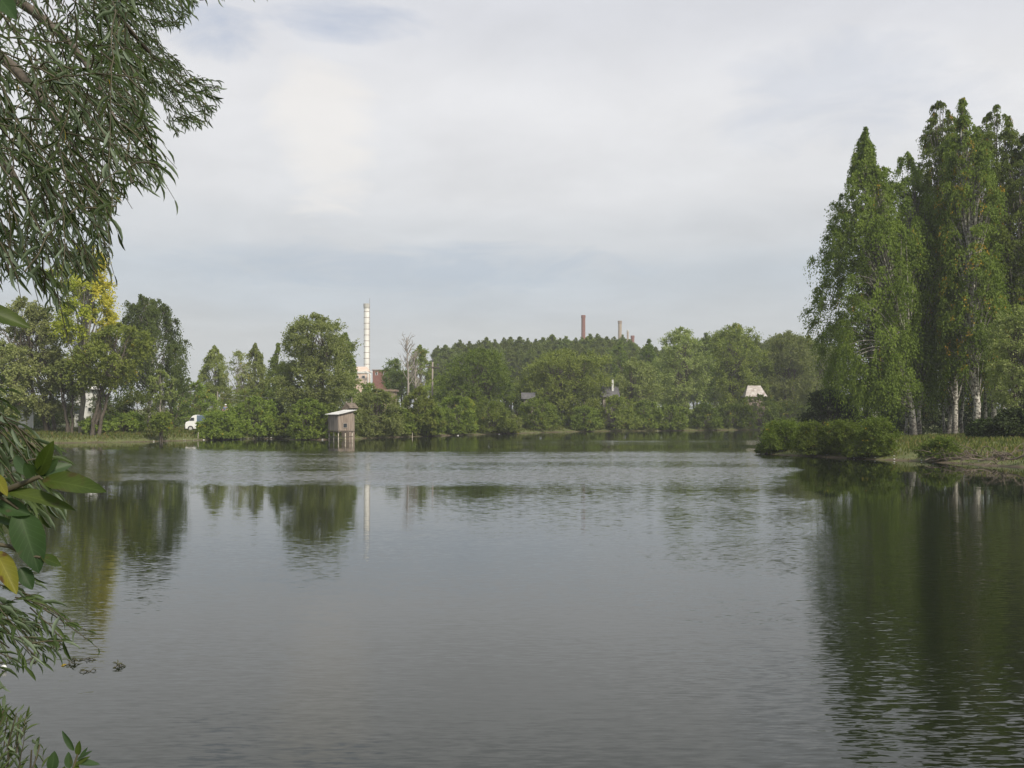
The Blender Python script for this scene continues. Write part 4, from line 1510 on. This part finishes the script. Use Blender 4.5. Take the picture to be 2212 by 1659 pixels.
# stakes in the water
for px_, dd_, h_, lab in ((890, 114.5, .5, 'thin pale stake standing in the water before the bright willow bush'),
                          (427, 102.5, .6, 'short brown stake on the left shore below the van')):
    o_m = MB()
    x = X(px_, dd_)
    gz = hz(x, dd_)
    o_m.tube([(0, 0, -.3), (.06, 0, h_)], [.05, .035], 6)
    o = o_m.build('stake', M['stake'], None)
    o.location = (x, dd_, max(gz, 0))
    prop(o, lab, 'stake')
o_m = MB()
o_m.tube([(0, 0, 0), (-.6, .1, .28), (-1.2, .1, .42)], [.05, .04, .02], 6)
o_m.tube([(-.5, .1, .24), (-.8, .2, .55)], [.03, .015], 5)
o = o_m.build('driftwood', M['stake'])
o.location = (X(697, 103.5), 103.5, .02)
prop(o, 'pale forked stick lying on the mud beside the stilt hut', 'driftwood')


# fallen branches at the right edge of the spit
def fallen(px0, px1, d, seed, label, n=16, h=.5):
    rng = np.random.default_rng(seed)
    tb = Tubes()
    x0, x1 = X(px0, d), X(px1, d)
    ln = x1 - x0
    u = np.linspace(0, 1, 10)
    main = np.stack([ln * u, .25 * np.sin(u * 5), .12 + h * .5 * u + .08 * np.sin(u * 9)], 1)
    tb.add(main, .055 * u + .02, 7)
    for k in range(n):
        q = main[rng.integers(0, 10)]
        dv = norm(np.array([rng.uniform(-1, .6), rng.uniform(-1, .6), rng.uniform(-.25, .45)]))
        l_ = rng.uniform(.4, 1.5)
        uu = np.linspace(0, 1, 6)[:, None]
        C = q + dv * uu * l_ + rng.normal(size=(6, 3)) * .03
        C[:, 2] += .15 * np.sin(uu[:, 0] * 3)
        tb.add(C, .026 * (1 - uu[:, 0]) + .006, 5)
        for _ in range(3):
            q2 = C[rng.integers(1, 6)]
            C2 = q2 + norm(dv + rng.normal(size=3) * .6) * np.linspace(0, 1, 4)[:, None] * l_ * .4
            tb.add(C2, .008, 4)
    o = link('fallen_branch', tb.mesh('fallen_branch', M['dead2']))
    o.location = (x0, d, .02)
    prop(o, label, 'branch')


M['dead2'] = simple('weathered driftwood', (0.075, 0.058, 0.042), (0.19, 0.155, 0.12), 3, 0.9)
fallen(1998, 2110, 55.2, 3, 'fallen bare branch at the waterline, leftmost of the tangle at the right edge', 14, .4)
fallen(2075, 2180, 53.4, 4, 'fallen bare branch in the middle of the tangle at the right edge', 18, .7)
fallen(2150, 2240, 51.0, 5, 'pale curled dead branch hanging into the water at the right edge', 24, 1.3)

# grass on the banks
rng = np.random.default_rng(77)
ng = 420000
gxp = rng.uniform(-50, 45, ng)
gyp = rng.uniform(50, 165, ng)
ang = np.abs(gxp / gyp)
s = sdist(gxp, gyp)
clump = np.sin(gxp * 1.7 + 2 * np.sin(gyp * .9)) * np.cos(gyp * 1.3 + gxp * .4)
keep = (s > .12) & (s < 13) & (ang < .52) & (rng.uniform(-1, 1, ng) < clump + .55)
gxp, gyp, s = gxp[keep], gyp[keep], s[keep]
n = len(gxp)
C = np.stack([gxp, gyp, height(gxp, gyp)], 1)
hh = rng.uniform(.12, .40, n) * np.clip(s / 1.6, .35, 1)
A = np.stack([rng.normal(size=n) * .28, rng.normal(size=n) * .28, np.ones(n)], 1)
Nn = np.stack([rng.normal(size=n) * .7, -np.ones(n), rng.normal(size=n) * .3], 1)
C[:, 2] += hh * .42
o = link('grass', scatter(CARD, C, A, Nn, hh, hh * .3, rng.uniform(0, 1, n), (rng.uniform(0, 1, n) < .18) * .8, 'grass', M['grass']))
prop(o, 'rough green and straw-coloured grass on the pond banks', 'grass', kind='stuff')
# pebbles on the mud
ng = 5000
gxp = rng.uniform(-42, 45, ng)
gyp = rng.uniform(48, 168, ng)
s = sdist(gxp, gyp)
keep = (s > .15) & (s < 1.1)
gxp, gyp = gxp[keep], gyp[keep]
TV = np.array([(0, -.5, .1), (.5, 0, .1), (0, .5, .1), (-.5, 0, .1), (0, 0, .42)])
TF = [np.array([(0, 1, 4), (1, 2, 4), (2, 3, 4), (3, 0, 4)])]
n = len(gxp)
sz = rng.uniform(.05, .16, n)
o = link('pebbles', scatter((TV, TF), np.stack([gxp, gyp, height(gxp, gyp) - .01], 1), np.stack([rng.normal(size=n), rng.normal(size=n), np.zeros(n)], 1),
                            np.tile([0, 0, 1.], (n, 1)), sz, sz * .8, np.zeros(n), np.zeros(n), 'pebbles', M['concrete']))
prop(o, 'small pale pebbles scattered along the muddy waterline', 'pebbles', kind='stuff')


# ------------------------------------------------------------------ foreground willow (overhanging, upper left)
def in_poly(px, py, poly):
    poly = np.asarray(poly, float)
    ins = np.zeros(len(px), bool)
    B = np.roll(poly, -1, 0)
    for a, b_ in zip(poly, B):
        c = ((a[1] > py) != (b_[1] > py))
        xi = (b_[0] - a[0]) * (py - a[1]) / (b_[1] - a[1] + 1e-12) + a[0]
        ins ^= c & (px < xi)
    return ins


def proj(P):
    return CX + P[:, 0] / P[:, 1] * FPX, HY - (P[:, 2] - CAMH) / P[:, 1] * FPX


class Sprays:
    """twigs with alternate lance-shaped leaves"""
    def __init__(s, seed):
        s.rng = np.random.default_rng(seed)
        s.tb = Tubes()
        s.C, s.A, s.N, s.L, s.W = [], [], [], [], []

    def twig(s, p0, dv, ln, leaf, droop=.5, gap=.3, wr=.14, curl=.25, r0=.0022, region=None, hang=.35):
        rng = s.rng
        m = max(5, int(ln / (leaf * gap)))
        u = np.linspace(0, 1, m)
        dv = norm(np.asarray(dv, float))
        P = p0 + dv * (u * ln)[:, None]
        P[:, 2] -= droop * ln * u ** 2
        P += np.cumsum(rng.normal(size=P.shape) * .006 * ln, 0)
        T = norm(np.gradient(P, axis=0))
        if region is not None:
            a, b_ = proj(P)
            ok = in_poly(a, b_, region) | (b_ < -4) | (a < -4)
            if not ok[0]:
                return
            cut = np.argmin(ok) if not ok.all() else m
            if cut < 4:
                return
            P, T, m = P[:cut], T[:cut], cut
            u = u[:cut]
        s.tb.add(P, r0 * (1 - .7 * u), 4)
        side = norm(np.cross(T, [0, 0.3, 1]) + 1e-6)
        sg = np.where(np.arange(m) % 2 == 0, 1.0, -1.0)[:, None]
        A = norm(T * rng.uniform(.6, 1.1, (m, 1)) + side * sg * rng.uniform(.35, .8, (m, 1)) + rng.normal(size=P.shape) * .25 + np.array([0, 0, -hang]))
        Nn = norm(np.array([0, -.25, .8]) + rng.normal(size=P.shape) * .6)
        ll = leaf * rng.uniform(.65, 1.15, m) * np.clip(1.15 - .5 * u, .5, 1)
        k = slice(1, None)
        s.C.append(P[k]); s.A.append(A[k]); s.N.append(Nn[k]); s.L.append(ll[k]); s.W.append(ll[k] * wr * rng.uniform(.8, 1.25, m)[k])

    def build(s, parent, mat, name='leaves', wood='twigs', region=None):
        C, A, Nn, Ln, W_ = (np.concatenate(q) for q in (s.C, s.A, s.N, s.L, s.W))
        rng = s.rng
        if region is not None:
            a, b_ = proj(C + norm(A) * Ln[:, None] * .8)
            ok = in_poly(a, b_, region) | (a < 0) | (b_ < 0) | (rng.uniform(0, 1, len(C)) < .25)
            C, A, Nn, Ln, W_ = C[ok], A[ok], Nn[ok], Ln[ok], W_[ok]
        n = len(C)
        cr = scatter(LANCE, C, A, Nn, Ln, W_, rng.uniform(0, 1, n), (rng.uniform(0, 1, n) < .006) * .8, name, mat, smooth=True)
        link(name, cr, parent)
        link(wood, s.tb.mesh(wood, M['twig']), parent)
        return n


tw = thing('willow_tree', 'overhanging willow with long narrow leaves filling the top left corner, close to the camera', 'tree', (0, 0, 0))
near_poly = [(-60, -60), (250, -60), (300, 60), (318, 180), (322, 250), (330, 300), (356, 350), (350, 402), (322, 408), (296, 398), (262, 432),
             (240, 470), (238, 540), (236, 580), (205, 600), (150, 590), (125, 690), (95, 640), (62, 605), (0, 615), (-60, 600)]
far_poly = [(160, -60), (440, -60), (418, 30), (385, 58), (330, 62), (350, 100), (380, 112), (400, 150), (440, 165), (480, 178), (468, 235), (440, 275), (405, 272),
            (372, 305), (350, 290), (352, 240), (338, 200), (318, 200), (330, 290), (250, 300), (160, 250)]
sw = Sprays(11)
rng = np.random.default_rng(42)
for k in range(340):
    px_, py_ = rng.uniform(-160, 330), rng.uniform(-160, 560)
    d = rng.uniform(2.2, 4.6)
    big = .056 if d > 3 else .062
    dv = (rng.uniform(-.3, 1.1), rng.uniform(-.7, .7), rng.uniform(-.9, .35))
    sw.twig(PT(px_, py_, d), dv, rng.uniform(.35, .8), big, droop=rng.uniform(.3, .9), region=near_poly, wr=.115, gap=.36)
# twigs that trace the hanging fringe
for (px_, py_, ex, ey, d) in ((250, 250, 355, 350, 2.9), (240, 260, 345, 402, 2.8), (230, 300, 300, 395, 2.7), (190, 330, 262, 430, 2.7), (180, 360, 232, 470, 2.6),
                              (170, 400, 222, 545, 2.6), (120, 400, 180, 560, 2.5), (90, 420, 130, 600, 2.4), (60, 450, 122, 690, 2.4), (20, 430, 62, 600, 2.3),
                              (200, 480, 230, 580, 2.6), (0, 470, 30, 605, 2.4), (250, 200, 330, 300, 3.0), (150, 470, 225, 540, 2.7)):
    a_, b2 = PT(px_, py_, d), PT(ex, ey, d)
    dv = b2 - a_
    ln = np.linalg.norm(dv)
    dv = dv / ln + np.array([0, 0, .35])
    sw.twig(a_, dv, ln, .066, droop=.38, wr=.12, gap=.32, hang=.5)
for k in range(300):
    px_, py_ = rng.uniform(160, 440), rng.uniform(-100, 280)
    d = rng.uniform(4.6, 6.4)
    dv = (rng.uniform(.2, 1.0), rng.uniform(-.5, .5), rng.uniform(-.7, .3))
    sw.twig(PT(px_, py_, d), dv, rng.uniform(.3, .55), .052, droop=rng.uniform(.1, .6), region=far_poly, wr=.16, r0=.002)
sw.build(tw, M['near_willow'], region=[(-99, -99), (440, -99), (430, 20), (385, 62), (340, 66), (352, 100), (400, 150), (482, 172), (470, 240), (440, 282), (405, 285), (372, 310), (345, 285),
         (338, 300), (362, 350), (356, 410), (320, 412), (290, 402), (262, 440), (240, 480), (240, 590), (205, 605), (160, 600), (126, 700), (90, 640), (62, 610), (0, 620), (-99, 620)])
tb = Tubes()
trunk = np.array([(-3.4, 2.6, .4), (-3.3, 2.8, 1.6), (-3.05, 3.0, 2.8), (-2.7, 3.2, 4.0), (-2.2, 3.6, 5.2)])
tb.add(trunk, [.17, .15, .13, .1, .07], 10)
for (s_, pts) in (((-3.05, 3.0, 2.8), ((-120, 60, 3.6), (10, 120, 3.5), (120, 250, 3.3), (200, 380, 3.0))),
                  ((-2.9, 3.1, 3.4), ((-80, -60, 3.8), (60, 10, 3.8), (180, 120, 3.6), (250, 260, 3.3))),
                  ((-2.7, 3.2, 4.0), ((20, -220, 4.4), (180, -60, 4.8), (300, 90, 5.2), (400, 195, 5.5))),
                  ((-2.2, 3.6, 5.2), ((150, -320, 4.6), (290, -90, 5.2), (350, 10, 5.4))),
                  ((-3.15, 2.9, 2.3), ((-100, 260, 3.0), (0, 330, 2.8), (60, 430, 2.6)))):
    P = np.array([s_] + [PT(*q) for q in pts])
    u = np.linspace(0, 1, 14)
    P = np.stack([np.interp(u, np.linspace(0, 1, len(P)), P[:, k]) for k in range(3)], 1)
    P[1:-1] = (P[:-2] + P[1:-1] * 2 + P[2:]) / 4
    tb.add(P, .028 * (1 - u) + .004, 7)
link('limbs', tb.mesh('limbs', M['bark']), tw)

# lower willow branches hanging at the left edge
tw2 = thing('willow_branch', 'low narrow-leaved willow branch over the water, below the big broad leaves at left', 'branch', (0, 0, 0))
s2 = Sprays(12)
for k in range(40):
    px_, py_ = rng.uniform(-140, 70), rng.uniform(1240, 1400)
    d = rng.uniform(2.6, 3.6)
    s2.twig(PT(px_, py_, d), (rng.uniform(.2, 1), rng.uniform(-.4, .4), rng.uniform(-.7, .35)), rng.uniform(.16, .34), .075, droop=rng.uniform(.1, .5), wr=.13,
            region=[(-300, 1180), (60, 1235), (110, 1290), (150, 1345), (130, 1410), (60, 1440), (-300, 1460)])
for (px_, py_, ex, ey) in ((20, 1270, 155, 1340), (60, 1295, 182, 1362), (0, 1290, 120, 1400), (-20, 1330, 70, 1425), (90, 1310, 205, 1392)):
    a_, b2 = PT(px_, py_, 3.0), PT(ex, ey, 3.1)
    dv = b2 - a_
    ln = np.linalg.norm(dv)
    s2.twig(a_, dv / ln + np.array([0, 0, .1]), ln, .06, droop=.1, wr=.12, gap=.55)
s2.tb.add([PT(-420, 1150, 2.9), PT(-160, 1250, 3.0), PT(-20, 1300, 3.05), PT(60, 1330, 3.1)], [.012, .009, .006, .003], 6)
s2.tb.add([PT(-160, 1250, 3.0), PT(-60, 1340, 3.0), PT(20, 1400, 3.1)], [.006, .004, .002], 6)
s2.build(tw2, M['near_willow'])
tw3 = thing('willow_branch', 'narrow-leaved willow twigs at the left edge, directly above and behind the broad leaves', 'branch', (0, 0, 0))
s3 = Sprays(13)
for k in range(85):
    px_, py_ = rng.uniform(-160, 45), rng.uniform(820, 1080)
    d = rng.uniform(2.4, 3.4)
    s3.twig(PT(px_, py_, d), (rng.uniform(.1, 1), rng.uniform(-.4, .4), rng.uniform(-.9, .1)), rng.uniform(.16, .34), .08, droop=rng.uniform(.2, .7), wr=.13,
            region=[(-300, 780), (0, 760), (22, 830), (12, 900), (60, 920), (120, 965), (140, 1000), (110, 1080), (60, 1130), (-300, 1160)])
s3.tb.add([PT(-420, 760, 2.8), PT(-200, 860, 2.9), PT(-60, 960, 2.9), PT(10, 1060, 2.9)], [.012, .009, .006, .003], 6)
s3.build(tw3, M['near_willow'])
tw4 = thing('willow_shoot', 'bushy willow shoots with small leaves rising in the bottom left corner', 'plant', (0, 0, 0))
s4 = Sprays(14)
for k in range(42):
    px_, py_ = rng.uniform(-120, 95), rng.uniform(1580, 1760)
    d = rng.uniform(2.3, 3.0)
    s4.twig(PT(px_, py_, d), (rng.uniform(-.3, .5), rng.uniform(-.3, .3), 1), rng.uniform(.12, .26), .045, droop=-.02, wr=.2, hang=-.1,
            region=[(-300, 1500), (20, 1535), (62, 1545), (72, 1590), (105, 1610), (120, 1700), (90, 1900), (-300, 1900)])
s4.build(tw4, M['near_willow'])
tb = Tubes()
for q in (-60, 10, 60):
    tb.add([PT(q - 20, 1900, 2.6), PT(q, 1750, 2.6), PT(q + 8, 1620, 2.6)], [.006, .004, .002], 5)
link('stems', tb.mesh('stems', M['twig']), tw4)


# ---- broad leaves on a twig close to the camera
def broad_leaf(parent, p0, p1, d0, d1, wpx, mat, face=0.5, curl=.12, label=None, serr=.02, seed=0):
    a_, b2 = PT(p0[0], p0[1], d0), PT(p1[0], p1[1], d1)
    ln = np.linalg.norm(b2 - a_)
    A = (b2 - a_) / ln
    view = norm((a_ + b2) / 2 - np.array([0, 0, CAMH]))
    B = norm(np.cross(A, -view))
    Nn = np.cross(B, A)
    B = B * math.cos(face) + Nn * math.sin(face)
    Nn = np.cross(B, A)
    W_ = wpx / FPX * (d0 + d1) / 2 / max(.5, math.cos(face))
    nu, nv = 16, 8
    V_, al, ac = [], [], []
    rg = np.random.default_rng(seed)
    ph = rg.uniform(0, 6)
    for i_ in range(nu + 1):
        u = i_ / nu
        w = math.sin(math.pi * min(1, u ** .82)) ** .72 * (1 - .12 * u)
        w = max(w, .012)
        for j_ in range(nv + 1):
            v = (j_ / nv - .5) * 2
            e = abs(v)
            ww = w * (1 + (serr * math.sin(u * 70 + ph) if e == 1 else 0))
            z = .10 * W_ * e ** 1.5 * 1.6 * w + .02 * W_ * math.sin(u * 11 + ph) * e
            z += -curl * ln * (u ** 2) + curl * ln * u
            V_.append(a_ + A * ln * u + B * (W_ / 2) * ww * v + Nn * z)
            al.append(u)
            ac.append(e)
    F_ = [(i_ * (nv + 1) + j_, i_ * (nv + 1) + j_ + 1, (i_ + 1) * (nv + 1) + j_ + 1, (i_ + 1) * (nv + 1) + j_) for i_ in range(nu) for j_ in range(nv)]
    me = mesh_np('leaf', np.array(V_), np.array(F_), M[mat], True, {'along': al, 'across': ac})
    o = link('leaf', me, parent)
    if label:
        o['label'] = label
    return o


bl = thing('broadleaf_branch', 'twig with big glossy oval leaves at the left edge, closest thing to the camera', 'branch', (0, 0, 0))
D0 = 1.25
for k, (p0, p1, w, mat, fc, lab) in enumerate((
        ((92, 1036), (231, 1064), 46, 'leaf_green', .55, 'longest olive-green leaf pointing right'),
        ((9, 1060), (164, 1104), 30, 'leaf_green', .8, None),
        ((82, 1026), (156, 1004), 28, 'leaf_bluish', .5, None),
        ((84, 1026), (116, 952), 34, 'leaf_green', .3, None),
        ((80, 1024), (126, 990), 26, 'leaf_bluish', -.5, None),
        ((62, 1026), (30, 984), 26, 'leaf_bluish', .3, None),
        ((70, 1030), (52, 1000), 30, 'leaf_bluish', -.2, None),
        ((40, 1100), (84, 1238), 72, 'leaf_dark', .1, 'biggest dark leaf hanging down'),
        ((88, 1204), (132, 1222), 24, 'leaf_green', .6, None),
        ((-10, 1190), (36, 1284), 46, 'leaf_yellow', .2, 'yellow leaf with brown spots'),
        ((44, 1226), (70, 1274), 34, 'leaf_dark', .1, None),
        ((-14, 1118), (34, 1136), 16, 'leaf_bluish', .5, None),
        ((-16, 1022), (16, 1072), 26, 'leaf_yellow', .3, 'small yellow-brown leaf at the stem'),
        ((-8, 1088), (66, 1112), 40, 'leaf_dark', .3, None),
        ((-50, 662), (66, 709), 38, 'leaf_green', .5, 'single green leaf sticking in above the rest'),
        ((-22, -30), (36, 44), 52, 'leaf_dark', .2, 'dark leaf in the very top left corner'))):
    broad_leaf(bl, p0, p1, D0, D0 + .02 * ((k % 3) - 1), w, mat, fc, .10, lab, seed=k)
tb = Tubes()
P = [PT(-160, 1900, 1.3), PT(-120, 1500, 1.28), PT(-100, 1150, 1.25), PT(-85, 700, 1.25), PT(-60, 200, 1.26), PT(-40, -60, 1.26)]
tb.add(P, [.008, .007, .006, .005, .004, .002], 7)
tb.add([PT(-100, 1120, 1.25), PT(-20, 1072, D0), PT(40, 1048, D0), PT(86, 1030, D0), PT(92, 1036, D0)], [.0045, .004, .0035, .0025, .0015], 6)
tb.add([PT(-10, 1068, D0), PT(20, 1085, D0), PT(40, 1100, D0)], [.002, .002, .0015], 5)
tb.add([PT(-100, 1160, 1.25), PT(20, 1180, D0), PT(60, 1200, D0), PT(88, 1204, D0)], [.003, .0025, .002, .0015], 5)
tb.add([PT(-85, 690, 1.25), PT(-50, 662, D0)], [.002, .0015], 5)
tb.add([PT(-60, 200, 1.26), PT(-40, 60, 1.26), PT(-22, -30, D0)], [.002, .0018, .0015], 5)
link('stem', tb.mesh('stem', M['twig']), bl)
sp_ = thing('broadleaf_sprout', 'young sprout with rounded leaves at the bottom left, right of the willow shoots', 'plant', (0, 0, 0))
for k, (p0, p1, w, mat, fc) in enumerate((((112, 1665), (118, 1622), 26, 'leaf_bluish', .1), ((160, 1622), (134, 1578), 13, 'leaf_bluish', .4),
                                         ((168, 1632), (172, 1600), 14, 'leaf_green', .3), ((166, 1642), (200, 1622), 8, 'leaf_bluish', .7),
                                         ((150, 1660), (148, 1624), 18, 'leaf_bluish', .3), ((168, 1648), (216, 1652), 14, 'leaf_bluish', .7),
                                         ((160, 1655), (195, 1634), 10, 'leaf_green', .5), ((172, 1640), (190, 1614), 8, 'leaf_bluish', .4),
                                         ((160, 1690), (168, 1650), 22, 'leaf_green', .2), ((130, 1690), (140, 1655), 20, 'leaf_green', .2))):
    broad_leaf(sp_, p0, p1, 1.9, 1.9, w, mat, fc, .08, seed=40 + k)
tb = Tubes()
tb.add([PT(140, 1950, 1.9), PT(150, 1750, 1.9), PT(158, 1660, 1.9), PT(168, 1628, 1.9)], [.004, .003, .0025, .0015], 6)
tb.add([PT(150, 1750, 1.9), PT(125, 1700, 1.9), PT(112, 1662, 1.9)], [.002, .002, .0015], 5)
link('stem', tb.mesh('stem', M['twig']), sp_)


# ---- floating twigs and leaves
def water_pt(px_, py_):
    d = CAMH * FPX / (py_ - HY)
    return X(px_, d), d


def debris(px_, py_, size, seed, label):
    rg = np.random.default_rng(seed)
    x, d = water_pt(px_, py_)
    t_ = thing('floating_twig', label, 'twig', (x, d, 0))
    s_ = Sprays(seed)
    for k in range(4):
        dv = (rg.uniform(-1, 1), rg.uniform(-.6, .6), rg.uniform(.15, .7))
        s_.twig(np.array([rg.uniform(-.3, .3) * size, rg.uniform(-.2, .2) * size, .003]), dv, size * rg.uniform(.5, .9), size * .38, droop=.7, wr=.26, r0=.004, hang=.1)
    s_.build(t_, M['deb'])


M['deb'] = foliage('wet dead leaves', (0.035, 0.038, 0.022), (0.10, 0.095, 0.05), rough=.3)
debris(252, 1441, .16, 61, 'star-shaped clump of leaves floating farthest out on the water at the lower left')
debris(152, 1436, .20, 62, 'floating leafy twig left of the star-shaped clump, nearer the bank')
debris(188, 1424, .14, 63, 'thin floating twig between the star-shaped clump and the leafy bank')
debris(112, 1400, .22, 64, 'dark leafy twig in the water under the low willow branch')
debris(40, 1428, .26, 65, 'largest clump of dark twigs in the water at the left edge')
debris(120, 1392, .15, 66, 'upright bit of twig poking out of the water right of the low willow branch')
debris(192, 1450, .12, 67, 'submerged-looking twig just below the thin floating twig')
x, d = water_pt(9, 1447)
m_ = MB()
m_.tube([(0, 0, -.01), (.005, 0, .035), (.006, 0, .07)], [.02, .024, .027], 12)
o = m_.build('plastic_cup', M['litter'], None, smooth=True)
o.location = (x, d, 0)
o.rotation_euler = (R(50), R(20), 0)
prop(o, 'white plastic cup floating at the left edge among the dark twigs', 'cup')

# ------------------------------------------------------------------ haze
me = bpy.data.meshes.new('haze')
bx0, bx1, by0, by1, bz0, bz1 = -700, 700, -60, 720, -2.7, 75
me.from_pydata([(x, y, z) for z in (bz0, bz1) for x, y in ((bx0, by0), (bx1, by0), (bx1, by1), (bx0, by1))], [],
               [(3, 2, 1, 0), (4, 5, 6, 7), (0, 1, 5, 4), (1, 2, 6, 5), (2, 3, 7, 6), (3, 0, 4, 7)])
mh = bpy.data.materials.new('haze')
mh.use_nodes = True
th = mh.node_tree
th.nodes.clear()
pv = th.nodes.new('ShaderNodeVolumePrincipled')
pv.inputs['Color'].default_value = (0.86, 0.9, 0.95, 1)
pv.inputs['Density'].default_value = 0.00042
ho = th.nodes.new('ShaderNodeOutputMaterial')
th.links.new(pv.outputs[0], ho.inputs['Volume'])
prop(link('haze', me, None, mh), kind='stuff')
print('objects', len(bpy.data.objects), 'polys', sum(len(m.polygons) for m in bpy.data.meshes))
